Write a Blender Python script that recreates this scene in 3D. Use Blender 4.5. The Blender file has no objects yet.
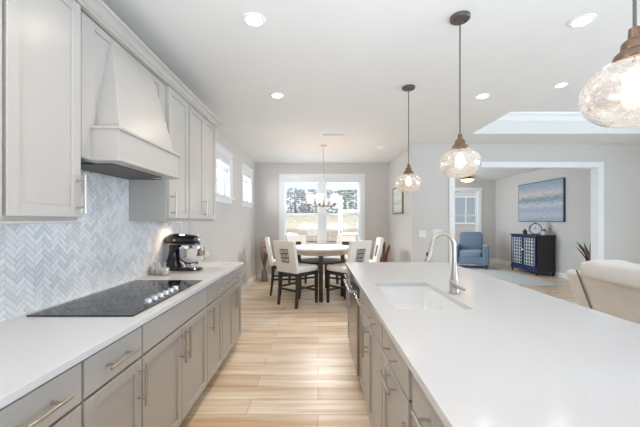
import bpy, bmesh, math, random
from mathutils import Vector, Matrix
random.seed(7)
S = bpy.context.scene
COL = S.collection
PI = math.pi
R = math.radians

# ------------------------------------------------------------------ camera, world, light, exposure
CAMZ = 1.382
cam = bpy.data.cameras.new('camera'); cam.sensor_width = 36; cam.lens = 18.0
cam.shift_x = 2/640; cam.shift_y = 7.2/640; cam.clip_start = 0.02
camo = bpy.data.objects.new('camera', cam); COL.objects.link(camo)
camo.location = (0, 0, CAMZ); camo.rotation_euler = (PI/2, 0, 0)
S.camera = camo

w = bpy.data.worlds.new('world'); S.world = w; w.use_nodes = True
nt = w.node_tree; bg = nt.nodes['Background']
bg.inputs[0].default_value = (0.86, 0.93, 1.0, 1); bg.inputs[1].default_value = 0.47

def light(name, kind, loc, rot, energy, color, **kw):
    d = bpy.data.lights.new(name, kind); d.energy = energy; d.color = color
    for k, v in kw.items(): setattr(d, k, v)
    o = bpy.data.objects.new(name, d); COL.objects.link(o)
    o.location = loc; o.rotation_euler = rot
    return o

light('sun', 'SUN', (0, 12, 8), (R(-38), R(22), 0), 0.7, (1.0, 0.95, 0.88), angle=R(3))
# daylight entering through the big living-room windows (right); added fill lamps for the study and, from behind the camera, the ceiling
light('daylight_right', 'AREA', (6.80, 0.9, 1.6), (0, R(90), 0), 138, (0.62, 0.80, 1.0), shape='RECTANGLE', size=1.8, size_y=4.4)
light('daylight_high_windows', 'AREA', (-2.3, 5.8, 2.15), (0, R(-90), 0), 95, (0.92, 0.96, 1.0), shape='RECTANGLE', size=1.3, size_y=3.4)
light('daylight_dining_window', 'AREA', (0.1, 9.2, 3.5), (R(-54), 0, 0), 130, (0.94, 0.97, 1.0), shape='RECTANGLE', size=3.2, size_y=1.6)
light('ceiling_fill', 'AREA', (0.3, -1.5, 0.8), (R(180-48), 0, 0), 24, (0.80, 0.90, 1.0), shape='RECTANGLE', size=2.6, size_y=1.2, spread=R(95))  # unseen fill added behind the camera to brighten the ceiling
light('study_fill', 'AREA', (1.50, 8.9, 1.5), (0, R(-90), 0), 36, (0.80, 0.90, 1.0), shape='RECTANGLE', size=1.7, size_y=1.9)  # fill lamp added outside the left study wall to brighten the study

S.view_settings.view_transform = 'Standard'; S.view_settings.look = 'None'
S.view_settings.gamma = 1.0; S.view_settings.use_curve_mapping = False
S.view_settings.exposure = 1.30
S.cycles.max_bounces = 8; S.cycles.diffuse_bounces = 5; S.cycles.transparent_max_bounces = 24
S.cycles.sample_clamp_indirect = 6.0; S.cycles.use_denoising = True
S.cycles.caustics_reflective = False; S.cycles.caustics_refractive = False

# ------------------------------------------------------------------ materials
def lin(c):
    return tuple((v/12.92 if v <= 0.04045 else ((v+0.055)/1.055)**2.4) for v in (x/255 for x in c))
def rgba(c): return (*lin(c), 1)
MATS = {}
def mat(name, c, rough=0.5, metal=0.0, noise=0.0, nscale=20, bump=0.0, bscale=60, spec=0.5, coat=0.0, emit=None, es=0, sheen=0):
    m = bpy.data.materials.new(name); m.use_nodes = True; MATS[name] = m
    n = m.node_tree.nodes; l = m.node_tree.links; p = n['Principled BSDF']
    p.inputs['Base Color'].default_value = rgba(c)
    p.inputs['Roughness'].default_value = rough; p.inputs['Metallic'].default_value = metal
    p.inputs['Specular IOR Level'].default_value = spec
    p.inputs['Coat Weight'].default_value = coat
    p.inputs['Sheen Weight'].default_value = sheen
    if emit:
        p.inputs['Emission Color'].default_value = rgba(emit); p.inputs['Emission Strength'].default_value = es
    tc = n.new('ShaderNodeTexCoord')
    if noise:
        t = n.new('ShaderNodeTexNoise'); t.inputs['Scale'].default_value = nscale; t.inputs['Detail'].default_value = 4
        l.new(tc.outputs['Object'], t.inputs['Vector'])
        mx = n.new('ShaderNodeMix'); mx.data_type = 'RGBA'
        mx.inputs['A'].default_value = rgba(tuple(max(0, v*(1-noise)) for v in c))
        mx.inputs['B'].default_value = rgba(tuple(min(255, v*(1+noise)) for v in c))
        l.new(t.outputs['Fac'], mx.inputs['Factor']); l.new(mx.outputs['Result'], p.inputs['Base Color'])
    if bump:
        t = n.new('ShaderNodeTexNoise'); t.inputs['Scale'].default_value = bscale; t.inputs['Detail'].default_value = 3
        l.new(tc.outputs['Object'], t.inputs['Vector'])
        b = n.new('ShaderNodeBump'); b.inputs['Strength'].default_value = bump; b.inputs['Distance'].default_value = 0.004
        l.new(t.outputs['Fac'], b.inputs['Height']); l.new(b.outputs['Normal'], p.inputs['Normal'])
    return m

PAINT = mat('greige_cabinet_paint', (184, 179, 174), 0.29, noise=0.012, nscale=6)
FRAME = mat('greige_cabinet_frame', (184, 179, 174), 0.45, noise=0.012, nscale=6)
WALL = mat('warm_grey_wall_paint', (211, 207, 203), 0.7, noise=0.01, nscale=3, bump=0.05, bscale=220)
CEIL = mat('white_ceiling_paint', (232, 231, 230), 0.8, noise=0.008, nscale=3, bump=0.05, bscale=220)
TRIM = mat('white_trim_paint', (240, 241, 242), 0.4, noise=0.006, nscale=5)
QUARTZ = mat('white_quartz', (212, 211, 213), 0.14, noise=0.008, nscale=30, spec=0.45)
NICKEL = mat('brushed_nickel', (198, 190, 180), 0.34, 1.0, noise=0.02, nscale=80)
STEEL = mat('stainless_steel', (178, 176, 174), 0.26, 1.0, noise=0.03, nscale=40)
STEELD = mat('dark_steel', (92, 92, 94), 0.35, 0.9, noise=0.04, nscale=40)
CHROME = mat('chrome', (226, 226, 228), 0.08, 1.0, noise=0.01)
BLKGLASS = mat('black_ceramic_glass', (17, 17, 19), 0.06, noise=0.15, nscale=200, spec=0.4)
RINGGREY = mat('burner_marking_grey', (44, 44, 48), 0.2, noise=0.05)
BLKENAMEL = mat('black_enamel', (12, 12, 13), 0.12, noise=0.1, coat=0.6)
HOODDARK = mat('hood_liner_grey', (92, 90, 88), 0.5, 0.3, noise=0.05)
CERAMIC = mat('white_ceramic', (240, 240, 241), 0.2, noise=0.005)
DARKWOOD = mat('espresso_wood', (46, 36, 33), 0.4, noise=0.25, nscale=30)
CREAM = mat('cream_upholstery', (232, 226, 219), 0.8, noise=0.03, nscale=60, bump=0.2, bscale=300, sheen=0.2)
STONE = mat('pale_stone_table_top', (214, 212, 214), 0.16, noise=0.06, nscale=9)
BEIGEAPRON = mat('beige_stone_apron', (188, 172, 152), 0.35, noise=0.08, nscale=12)
BLUEFAB = mat('blue_fabric', (112, 128, 148), 0.85, noise=0.08, nscale=90, bump=0.3, bscale=300, sheen=0.3)
INKNAVY = mat('ink_navy_panel', (16, 20, 36), 0.4, noise=0.05)
NAVY = mat('navy_lacquer', (30, 44, 84), 0.3, noise=0.08)
NAVYDARK = mat('charcoal_navy_wood', (44, 40, 46), 0.35, noise=0.12)
PALEPANEL = mat('pale_door_panel', (222, 226, 226), 0.3, noise=0.02)
LEATHER = mat('white_leather', (236, 233, 229), 0.42, noise=0.03, nscale=8, bump=0.25, bscale=30)
LEATHERSHADE = mat('taupe_piping', (140, 128, 118), 0.6, noise=0.05)
BRONZE = mat('copper_bronze', (132, 108, 92), 0.3, 0.9, noise=0.12, nscale=40)
DKMETAL = mat('dark_nickel', (118, 114, 111), 0.35, 0.9, noise=0.06)
DKNICK = mat('aged_nickel', (120, 104, 92), 0.35, 0.9, noise=0.05)
PLASTICW = mat('white_plastic', (240, 240, 240), 0.35, noise=0.004)
PLANTG = mat('succulent_green', (92, 122, 84), 0.6, noise=0.2, nscale=40)
POTW = mat('white_pot', (226, 224, 220), 0.4, noise=0.02)
POTD = mat('dark_pot', (84, 84, 92), 0.5, noise=0.05)
TWIG = mat('dried_twig', (134, 104, 84), 0.8, noise=0.2, nscale=60)
BUD = mat('cotton_bud', (222, 206, 190), 0.9, noise=0.06)
VASEG = mat('grey_brown_vase', (124, 110, 102), 0.5, noise=0.12, nscale=30)
BROWNW = mat('brown_carved_wood', (112, 74, 52), 0.5, noise=0.25, nscale=25)
DRYLEAF = mat('dried_leaf', (124, 104, 96), 0.8, noise=0.2, nscale=30)
SLAT = mat('white_blind_slat', (238, 240, 242), 0.5, noise=0.004)
BLACK = mat('matte_black', (20, 20, 22), 0.5, noise=0.1)
CLOCKF = mat('clock_face', (232, 236, 240), 0.4, noise=0.01)
GROUTM = mat('pale_grout', (222, 222, 224), 0.8, noise=0.02)
# outdoors
STRAW = mat('straw_ground', (226, 210, 188), 0.95, noise=0.16, nscale=3)
BRICK = mat('pinkish_brick', (206, 186, 172), 0.9, noise=0.14, nscale=16)
SIDING = mat('pale_siding', (216, 212, 210), 0.8, noise=0.03)
FOLIAGE = mat('winter_foliage', (160, 158, 170), 0.95, noise=0.3, nscale=5)
FOLIAGEG = mat('grey_green_foliage', (146, 156, 144), 0.95, noise=0.3, nscale=5)
BARK = mat('grey_bark', (128, 118, 112), 0.95, noise=0.2, nscale=10)
ROOFM = mat('grey_roof', (120, 120, 126), 0.9, noise=0.1, nscale=10)
COVER = mat('pale_blue_cover', (168, 200, 208), 0.6, noise=0.12, nscale=6)
DECKW = mat('weathered_decking', (176, 160, 146), 0.85, noise=0.1, nscale=8)
DARKPANE = mat('dark_pane', (170, 178, 188), 0.15, noise=0.08)

def emitmat(name, c, s):
    m = mat(name, c, 0.4, noise=0.003, emit=c, es=s); return m
LENS = emitmat('downlight_lens', (255, 246, 232), 6)
BULB = emitmat('warm_bulb', (255, 214, 160), 3.2)
SHADE = emitmat('lit_opal_glass', (255, 234, 204), 1.5)
BOWL = emitmat('lit_alabaster_bowl', (255, 214, 170), 2.0)
STRIP = emitmat('under_cabinet_strip', (255, 200, 140), 6)

def glass(name, tint=(1, 1, 1), edge=0.6, base=0.05, seeds=0.0, col=(1, 1, 1)):
    m = bpy.data.materials.new(name); m.use_nodes = True
    n = m.node_tree.nodes; l = m.node_tree.links; n.clear()
    out = n.new('ShaderNodeOutputMaterial'); tr = n.new('ShaderNodeBsdfTransparent'); gl = n.new('ShaderNodeBsdfGlossy')
    tr.inputs[0].default_value = (*tint, 1); gl.inputs['Roughness'].default_value = 0.04; gl.inputs[0].default_value = (*col, 1)
    lw = n.new('ShaderNodeLayerWeight'); lw.inputs[0].default_value = 0.35
    mr = n.new('ShaderNodeMapRange'); mr.inputs['To Min'].default_value = base; mr.inputs['To Max'].default_value = edge
    l.new(lw.outputs['Facing'], mr.inputs['Value'])
    mx = n.new('ShaderNodeMixShader'); l.new(mr.outputs['Result'], mx.inputs[0]); l.new(tr.outputs[0], mx.inputs[1]); l.new(gl.outputs[0], mx.inputs[2])
    last = mx
    if seeds:
        tc = n.new('ShaderNodeTexCoord'); v = n.new('ShaderNodeTexVoronoi'); v.inputs['Scale'].default_value = 95
        l.new(tc.outputs['Object'], v.inputs['Vector'])
        ns = n.new('ShaderNodeTexNoise'); ns.inputs['Scale'].default_value = 26; l.new(tc.outputs['Object'], ns.inputs['Vector'])
        a = n.new('ShaderNodeMath'); a.operation = 'LESS_THAN'; a.inputs[1].default_value = 0.33; l.new(v.outputs['Distance'], a.inputs[0])
        b = n.new('ShaderNodeMath'); b.operation = 'MULTIPLY'; l.new(a.outputs[0], b.inputs[0]); l.new(ns.outputs['Fac'], b.inputs[1])
        c = n.new('ShaderNodeMath'); c.operation = 'MULTIPLY_ADD'; c.inputs[1].default_value = seeds; c.inputs[2].default_value = seeds*0.32; l.new(b.outputs[0], c.inputs[0])
        d = n.new('ShaderNodeBsdfDiffuse'); d.inputs[0].default_value = (0.95, 0.93, 0.9, 1)
        tl = n.new('ShaderNodeBsdfTranslucent'); tl.inputs[0].default_value = (0.95, 0.93, 0.9, 1)
        ad = n.new('ShaderNodeMixShader'); ad.inputs[0].default_value = 0.5; l.new(d.outputs[0], ad.inputs[1]); l.new(tl.outputs[0], ad.inputs[2])
        m2 = n.new('ShaderNodeMixShader'); l.new(c.outputs[0], m2.inputs[0]); l.new(mx.outputs[0], m2.inputs[1]); l.new(ad.outputs[0], m2.inputs[2])
        last = m2
    l.new(last.outputs[0], out.inputs[0])
    return m
PANE = glass('window_glass', (0.98, 1, 1), 0.25, 0.03)
SEED = glass('seeded_glass', (0.97, 0.96, 0.95), 0.66, 0.14, seeds=0.5)
CLEAR = glass('clear_glass', (0.96, 0.95, 0.92), 0.6, 0.12)

def floor_mat():
    m = bpy.data.materials.new('light_oak_planks'); m.use_nodes = True
    n = m.node_tree.nodes; l = m.node_tree.links; p = n['Principled BSDF']
    tc = n.new('ShaderNodeTexCoord')
    br = n.new('ShaderNodeTexBrick'); br.offset = 0.38; br.offset_frequency = 2; br.squash = 1
    br.inputs['Scale'].default_value = 1; br.inputs['Brick Width'].default_value = 1.35; br.inputs['Row Height'].default_value = 0.19
    br.inputs['Mortar Size'].default_value = 0.002; br.inputs['Mortar Smooth'].default_value = 0.2; br.inputs['Bias'].default_value = -0.1
    br.inputs['Color1'].default_value = rgba((248, 236, 218)); br.inputs['Color2'].default_value = rgba((230, 208, 180)); br.inputs['Mortar'].default_value = rgba((176, 146, 114))
    l.new(tc.outputs['Object'], br.inputs['Vector'])
    mp = n.new('ShaderNodeMapping'); mp.inputs['Scale'].default_value = (1.6, 26, 1); l.new(tc.outputs['Object'], mp.inputs['Vector'])
    ns = n.new('ShaderNodeTexNoise'); ns.inputs['Scale'].default_value = 1.0; ns.inputs['Detail'].default_value = 6; ns.inputs['Distortion'].default_value = 0.6
    l.new(mp.outputs[0], ns.inputs['Vector'])
    mp2 = n.new('ShaderNodeMapping'); mp2.inputs['Scale'].default_value = (0.9, 9, 1); l.new(tc.outputs['Object'], mp2.inputs['Vector'])
    n2 = n.new('ShaderNodeTexNoise'); n2.inputs['Scale'].default_value = 1.0; n2.inputs['Detail'].default_value = 3; l.new(mp2.outputs[0], n2.inputs['Vector'])
    cr = n.new('ShaderNodeValToRGB'); cr.color_ramp.elements[0].position = 0.32; cr.color_ramp.elements[0].color = rgba((228, 214, 198)); cr.color_ramp.elements[1].position = 0.62; cr.color_ramp.elements[1].color = (1, 1, 1, 1)
    l.new(ns.outputs['Fac'], cr.inputs[0])
    mx = n.new('ShaderNodeMix'); mx.data_type = 'RGBA'; mx.blend_type = 'MULTIPLY'; mx.inputs['Factor'].default_value = 0.75
    l.new(br.outputs['Color'], mx.inputs['A']); l.new(cr.outputs[0], mx.inputs['B'])
    cr2 = n.new('ShaderNodeValToRGB'); cr2.color_ramp.elements[0].position = 0.35; cr2.color_ramp.elements[0].color = rgba((226, 208, 188)); cr2.color_ramp.elements[1].position = 0.6; cr2.color_ramp.elements[1].color = (1, 1, 1, 1)
    l.new(n2.outputs['Fac'], cr2.inputs[0])
    m3 = n.new('ShaderNodeMix'); m3.data_type = 'RGBA'; m3.blend_type = 'MULTIPLY'; m3.inputs['Factor'].default_value = 0.8
    l.new(mx.outputs['Result'], m3.inputs['A']); l.new(cr2.outputs[0], m3.inputs['B'])
    l.new(m3.outputs['Result'], p.inputs['Base Color'])
    p.inputs['Roughness'].default_value = 0.34; p.inputs['Specular IOR Level'].default_value = 0.5
    return m
OAK = floor_mat()

def tile_mat():
    m = bpy.data.materials.new('pale_marble_tile'); m.use_nodes = True
    n = m.node_tree.nodes; l = m.node_tree.links; p = n['Principled BSDF']
    g = n.new('ShaderNodeNewGeometry')
    cr = n.new('ShaderNodeValToRGB'); e = cr.color_ramp.elements
    e[0].color = rgba((222, 221, 222)); e[1].color = rgba((243, 242, 242)); e[1].position = 0.7
    l.new(g.outputs['Random Per Island'], cr.inputs[0])
    tc = n.new('ShaderNodeTexCoord'); ns = n.new('ShaderNodeTexNoise'); ns.inputs['Scale'].default_value = 30; l.new(tc.outputs['Object'], ns.inputs['Vector'])
    mx = n.new('ShaderNodeMix'); mx.data_type = 'RGBA'; mx.blend_type = 'SOFT_LIGHT'; mx.inputs['Factor'].default_value = 0.25
    l.new(cr.outputs[0], mx.inputs['A']); l.new(ns.outputs['Color'], mx.inputs['B']); l.new(mx.outputs['Result'], p.inputs['Base Color'])
    p.inputs['Roughness'].default_value = 0.25
    return m
TILE = tile_mat()

def paint_mat(name, stops, axis_scale=(1, 1, 1), wob=0.25, nscale=5, speck=None):
    """Artwork colours: a ramp up the canvas, broken up by noise (object coords, z runs 0..1)."""
    m = bpy.data.materials.new(name); m.use_nodes = True
    n = m.node_tree.nodes; l = m.node_tree.links; p = n['Principled BSDF']
    tc = n.new('ShaderNodeTexCoord'); mp = n.new('ShaderNodeMapping'); mp.inputs['Scale'].default_value = axis_scale
    l.new(tc.outputs['Generated'], mp.inputs['Vector'])
    ns = n.new('ShaderNodeTexNoise'); ns.inputs['Scale'].default_value = nscale; ns.inputs['Detail'].default_value = 5
    l.new(mp.outputs[0], ns.inputs['Vector'])
    sp = n.new('ShaderNodeSeparateXYZ'); l.new(tc.outputs['Generated'], sp.inputs[0])
    a = n.new('ShaderNodeMath'); a.operation = 'SUBTRACT'; a.inputs[1].default_value = 0.5; l.new(ns.outputs['Fac'], a.inputs[0])
    b = n.new('ShaderNodeMath'); b.operation = 'MULTIPLY_ADD'; b.inputs[1].default_value = wob; l.new(a.outputs[0], b.inputs[0]); l.new(sp.outputs['Z'], b.inputs[2])
    cr = n.new('ShaderNodeValToRGB'); e = cr.color_ramp.elements
    while len(e) < len(stops): e.new(0.5)
    for i, (pos, c) in enumerate(stops): e[i].position = pos; e[i].color = rgba(c)
    l.new(b.outputs[0], cr.inputs[0]); l.new(cr.outputs[0], p.inputs['Base Color'])
    p.inputs['Roughness'].default_value = 0.6
    return m
SEA = paint_mat('seascape_paint', [(0.0, (162, 168, 184)), (0.15, (188, 192, 202)), (0.3, (164, 172, 190)), (0.42, (198, 199, 206)), (0.52, (142, 162, 172)), (0.58, (126, 152, 162)), (0.63, (180, 180, 182)), (0.70, (216, 198, 190)), (0.77, (188, 188, 194)), (0.88, (160, 174, 188)), (1.0, (150, 168, 184))], (1, 3, 7), 0.34, 4)
BOTAN = paint_mat('birch_print_paint', [(0.0, (186, 184, 174)), (0.25, (232, 234, 228)), (0.42, (160, 176, 152)), (0.55, (244, 243, 238)), (0.75, (206, 210, 202)), (1.0, (240, 240, 238))], (1, 7, 2), 1.1, 4)
RUGM = mat('grey_blue_rug', (202, 202, 200), 0.95, noise=0.08, nscale=18, bump=0.4, bscale=150)

# ------------------------------------------------------------------ mesh helpers
def world_origin(o):
    v = Vector((0, 0, 0))
    while o: v += o.location; o = o.parent
    return v
class MB:
    def __init__(s): s.bm = bmesh.new()
    def box(s, x0, x1, y0, y1, z0, z1):
        v = [s.bm.verts.new(p) for p in ((x0,y0,z0),(x1,y0,z0),(x1,y1,z0),(x0,y1,z0),(x0,y0,z1),(x1,y0,z1),(x1,y1,z1),(x0,y1,z1))]
        for f in ((3,2,1,0),(4,5,6,7),(0,1,5,4),(1,2,6,5),(2,3,7,6),(3,0,4,7)): s.bm.faces.new([v[i] for i in f])
        return v
    def hull(s, a, b):
        """Loft between two equal-length point loops, capped."""
        A = [s.bm.verts.new(p) for p in a]; B = [s.bm.verts.new(p) for p in b]; n = len(A)
        for i in range(n): s.bm.faces.new((A[i], A[(i+1) % n], B[(i+1) % n], B[i]))
        s.bm.faces.new(A[::-1]); s.bm.faces.new(B)
        return A + B
    def prism(s, pts, axis, a0, a1):
        f = {'x': lambda p, a: (a, p[0], p[1]), 'y': lambda p, a: (p[0], a, p[1]), 'z': lambda p, a: (p[0], p[1], a)}[axis]
        return s.hull([f(p, a0) for p in pts], [f(p, a1) for p in pts])
    def loft(s, rings, cap=True):
        L = [[s.bm.verts.new(p) for p in r] for r in rings]; n = len(L[0])
        for a, b in zip(L, L[1:]):
            for i in range(n): s.bm.faces.new((a[i], a[(i+1) % n], b[(i+1) % n], b[i]))
        if cap: s.bm.faces.new(L[0][::-1]); s.bm.faces.new(L[-1])
    def tube(s, pts, r, seg=10, cap=True):
        pts = [Vector(p) for p in pts]; n = len(pts)
        rs = r if isinstance(r, (list, tuple)) else [r]*n
        t0 = (pts[1]-pts[0]).normalized(); up = Vector((0,0,1)) if abs(t0.z) < 0.9 else Vector((1,0,0))
        nrm = t0.cross(up).normalized(); rings = []
        for i, p in enumerate(pts):
            t = (pts[min(i+1, n-1)]-pts[max(i-1, 0)]).normalized()
            nrm = (nrm - t*nrm.dot(t)).normalized(); bn = t.cross(nrm)
            rings.append([p + rs[i]*(math.cos(2*PI*k/seg)*nrm + math.sin(2*PI*k/seg)*bn) for k in range(seg)])
        s.loft(rings, cap)
    def cyl(s, a, b, r, r2=None, seg=20): s.tube([a, b], [r, r if r2 is None else r2], seg)
    def lathe(s, prof, c=(0,0,0), seg=32, axis='z', closed=False):
        rings = []
        for (r, z) in prof:
            ring = []
            for k in range(seg):
                a = 2*PI*k/seg; q = (r*math.cos(a), r*math.sin(a), z)
                if axis == 'x': q = (q[2], q[0], q[1])
                if axis == 'y': q = (q[1], q[2], q[0])
                ring.append((c[0]+q[0], c[1]+q[1], c[2]+q[2]))
            rings.append(ring)
        if closed: rings.append(rings[0])
        s.loft(rings, cap=not closed)
    def ball(s, c, rx, ry=None, rz=None, seg=16, rings=10):
        ry = rx if ry is None else ry; rz = rx if rz is None else rz
        M = Matrix.Translation(c) @ Matrix.Diagonal((rx, ry, rz, 1))
        bmesh.ops.create_uvsphere(s.bm, u_segments=seg, v_segments=rings, radius=1, matrix=M)
    def puff(s, x0, x1, y0, y1, z0, z1, e=0.35, n=10):
        """Super-ellipsoid cushion."""
        c = Vector(((x0+x1)/2, (y0+y1)/2, (z0+z1)/2)); h = Vector(((x1-x0)/2, (y1-y0)/2, (z1-z0)/2))
        sg = lambda v, p: math.copysign(abs(v)**p, v)
        N = 4*n; rings = []
        for i in range(1, 2*n):
            ph = -PI/2 + PI*i/(2*n)
            rings.append([(c.x+h.x*sg(math.cos(ph), e)*sg(math.cos(2*PI*k/N), e), c.y+h.y*sg(math.cos(ph), e)*sg(math.sin(2*PI*k/N), e), c.z+h.z*sg(math.sin(ph), e)) for k in range(N)])
        s.loft(rings)
    def xform(s, fn):
        for v in s.bm.verts: v.co = Vector(fn(v.co))
    def build(s, name, m, parent=None, smooth=False, bevel=0, seg=2, sub=0):
        if parent is not None:
            o0 = world_origin(parent)
            for v in s.bm.verts: v.co -= o0
        bmesh.ops.recalc_face_normals(s.bm, faces=s.bm.faces)
        me = bpy.data.meshes.new(name); s.bm.to_mesh(me); s.bm.free()
        me.materials.append(m)
        o = bpy.data.objects.new(name, me); COL.objects.link(o)
        if parent is not None: o.parent = parent
        if smooth:
            me.shade_smooth()
            me.set_sharp_from_angle(angle=R(42))
        if bevel:
            b = o.modifiers.new('bevel', 'BEVEL'); b.width = bevel; b.segments = seg; b.limit_method = 'ANGLE'; b.angle_limit = R(40)
        if sub:
            b = o.modifiers.new('sub', 'SUBSURF'); b.levels = sub; b.render_levels = sub
        return o
def one(shape, name, m, parent=None, smooth=False, bevel=0, **kw):
    """one-liner: shape is a function that fills an MB"""
    b = MB(); shape(b); return b.build(name, m, parent, smooth, bevel, **kw)
def bx(name, m, parent, x0, x1, y0, y1, z0, z1, bevel=0):
    b = MB(); b.box(x0, x1, y0, y1, z0, z1); return b.build(name, m, parent, False, bevel)
def tag(o, label, cat, group=None):
    o['label'] = label; o['category'] = cat
    if group: o['group'] = group
    return o
def thing(name, label, cat, loc=(0,0,0), group=None):
    o = bpy.data.objects.new(name, None); COL.objects.link(o); o.location = loc; o.empty_display_size = 0.1
    return tag(o, label, cat, group)
def struct(o): o['kind'] = 'structure'; return o
def place(o, loc, rz=0): o.location = loc; o.rotation_euler = (0, 0, rz); return o
def dup(root, label, loc, rz=0):
    r = root.copy(); COL.objects.link(r); r['label'] = label; r.location = loc; r.rotation_euler = (0, 0, rz)
    for ch in list(root.children):
        c = ch.copy(); COL.objects.link(c); c.parent = r
        for g in ch.children:
            d = g.copy(); COL.objects.link(d); d.parent = c
    return r

# ------------------------------------------------------------------ room shell
XL, DB, H = -1.474, 7.55, 2.74      # left wall, nook back wall, ceiling
XN, DL = 1.665, 5.67                # nook right wall, living-room wall
XS, DS = 5.92, 10.67                # study right wall, study far wall
XR, DR = 6.60, -2.5                 # living-room right wall, rear

struct(bx('floor', OAK, None, XL-0.15, XR+0.15, DR, DS+0.15, -0.1, 0))
def f(b):
    T = 0.12
    # kitchen + living at 2.74 with the tray opening X 2.40-5.9, D 0.2-4.99
    b.box(XL-0.15, 2.40, DR, 5.79, H, H+T); b.box(2.40, 5.9, 4.99, 5.79, H, H+T)
    b.box(5.9, XR+0.15, DR, 5.79, H, H+T); b.box(2.40, 5.9, DR, 0.2, H, H+T)
    b.box(XL-0.15, XN+0.12, 5.79, DB+0.15, H, H+T)
    b.box(XN+0.12, XS+0.15, 5.79, DS+0.15, H, H+T)
struct(one(f, 'ceiling', CEIL))
def f(b):
    b.box(2.28, 2.40, 0.08, 5.11, H+0.12, 3.17); b.box(5.9, 6.02, 0.08, 5.11, H+0.12, 3.17)
    b.box(2.40, 5.9, 4.99, 5.11, H+0.12, 3.17); b.box(2.40, 5.9, 0.08, 0.2, H+0.12, 3.17)
    b.box(2.40, 5.9, 0.2, 4.99, 3.05, 3.17)
struct(one(f, 'ceiling_tray', CEIL))
def f(b):
    pr = [(0, 0), (0, 0.11), (-0.09, 0.11), (-0.08, 0.085), (-0.05, 0.06), (-0.025, 0.02), (-0.015, 0)]
    b.prism([(4.99+p[0], 2.94+p[1]) for p in pr], 'x', 2.40, 5.9)
    b.prism([(2.40-p[0], 2.94+p[1]) for p in pr], 'y', 0.2, 4.99)
    b.prism([(5.9+p[0], 2.94+p[1]) for p in pr], 'y', 0.2, 4.99)
struct(one(f, 'trim_1', TRIM))

def wall_x(b, x0, x1, d0, d1, holes, z1=H):
    """wall slab whose faces look along X; holes = (d0,d1,z0,z1) in depth order"""
    d = d0
    for (a, c, z0, zt) in holes:
        b.box(x0, x1, d, a, 0, z1); b.box(x0, x1, a, c, 0, z0); b.box(x0, x1, a, c, zt, z1); d = c
    b.box(x0, x1, d, d1, 0, z1)
def wall_y(b, y0, y1, xa, xb, holes, z1=H):
    d = xa
    for (a, c, z0, zt) in holes:
        b.box(d, a, y0, y1, 0, z1)
        if z0 > 0: b.box(a, c, y0, y1, 0, z0)
        b.box(a, c, y0, y1, zt, z1); d = c
    b.box(d, xb, y0, y1, 0, z1)
W1 = (4.60, 5.37, 1.77, 2.40); W2 = (6.25, 7.03, 1.77, 2.40)
struct(one(lambda b: wall_x(b, XL-0.15, XL, DR, DB+0.15, [W1, W2]), 'wall_left', WALL))
WB = (-0.83, 1.02, 0.70, 2.40)
struct(one(lambda b: wall_y(b, DB, DB+0.15, XL, XN+0.12, [WB]), 'wall_back', WALL))
struct(one(lambda b: b.box(XN, XN+0.12, DL+0.12, DB, 0, H), 'wall_nook', WALL))
OPL, OPR, OPZ = 2.41, 4.96, 2.334
struct(one(lambda b: wall_y(b, DL, DL+0.12, XN, XR, [(OPL, OPR, 0, OPZ)]), 'wall_living', WALL))
struct(one(lambda b: b.box(XS, XS+0.12, DL+0.12, DS, 0, H), 'wall_study_right', WALL))
WS = (3.55, 5.38, 0.75, 2.40)
struct(one(lambda b: wall_y(b, DS, DS+0.15, XN+0.12, XS+0.12, [WS]), 'wall_study_far', WALL))
WL = (7.95, 9.85, 0.6, 2.4)  # opening added in the unseen study wall to let the fill lamp in
struct(one(lambda b: wall_x(b, XN, XN+0.12, DB+0.15, DS, [WL]), 'wall_study_left', WALL))
WR = [(-1.2, 0.7, 0.5, 2.45), (1.1, 3.0, 0.5, 2.45)]
struct(one(lambda b: wall_x(b, XR, XR+0.15, DR, DL, WR), 'wall_right', WALL))

struct(one(lambda b: wall_y(b, DR-0.15, DR, XL-0.15, XR+0.15, [(1.5, 5.5, 0, 2.3)]), 'wall_rear', WALL))
# baseboards
def base_prof(t=0.015, h=0.12): return [(0, 0), (t, 0), (t, h-0.03), (t*0.5, h), (0, h)]
def f(b): b.prism([(XL+p[0], p[1]) for p in base_prof()], 'y', 3.64, DB)
struct(one(f, 'baseboard_left', TRIM))
def f(b): b.prism([(DB-p[0], p[1]) for p in base_prof()], 'x', XL+0.015, XN-0.015)
struct(one(f, 'baseboard_back', TRIM))
def f(b): b.prism([(XN-p[0], p[1]) for p in base_prof()], 'y', DL, DB)
struct(one(f, 'baseboard_nook', TRIM))
def f(b):
    b.prism([(DL-p[0], p[1]) for p in base_prof()], 'x', XN, OPL-0.09)
    b.prism([(DL-p[0], p[1]) for p in base_prof()], 'x', OPR+0.09, XR)
struct(one(f, 'baseboard_living', TRIM))
def f(b): b.prism([(XS-p[0], p[1]) for p in base_prof()], 'y', DL+0.12, DS)
struct(one(f, 'baseboard_study_right', TRIM))
def f(b): b.prism([(DS-p[0], p[1]) for p in base_prof()], 'x', XN+0.12, XS-0.015)
struct(one(f, 'baseboard_study_far', TRIM))
# cased opening
def f(b):
    t = 0.02
    b.box(OPL-0.09, OPL, DL-t, DL, 0, OPZ+0.09); b.box(OPR, OPR+0.09, DL-t, DL, 0, OPZ+0.09); b.box(OPL, OPR, DL-t, DL, OPZ, OPZ+0.09)
    b.box(OPL, OPL+0.012, DL-t, DL+0.14, 0, OPZ); b.box(OPR-0.012, OPR, DL-t, DL+0.14, 0, OPZ); b.box(OPL+0.012, OPR-0.012, DL-t, DL+0.14, OPZ-0.012, OPZ)
    b.box(OPL-0.09, OPL, DL+0.12, DL+0.14, 0, OPZ+0.09); b.box(OPR, OPR+0.09, DL+0.12, DL+0.14, 0, OPZ+0.09)
struct(one(f, 'trim_2', TRIM, bevel=0.003))

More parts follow.
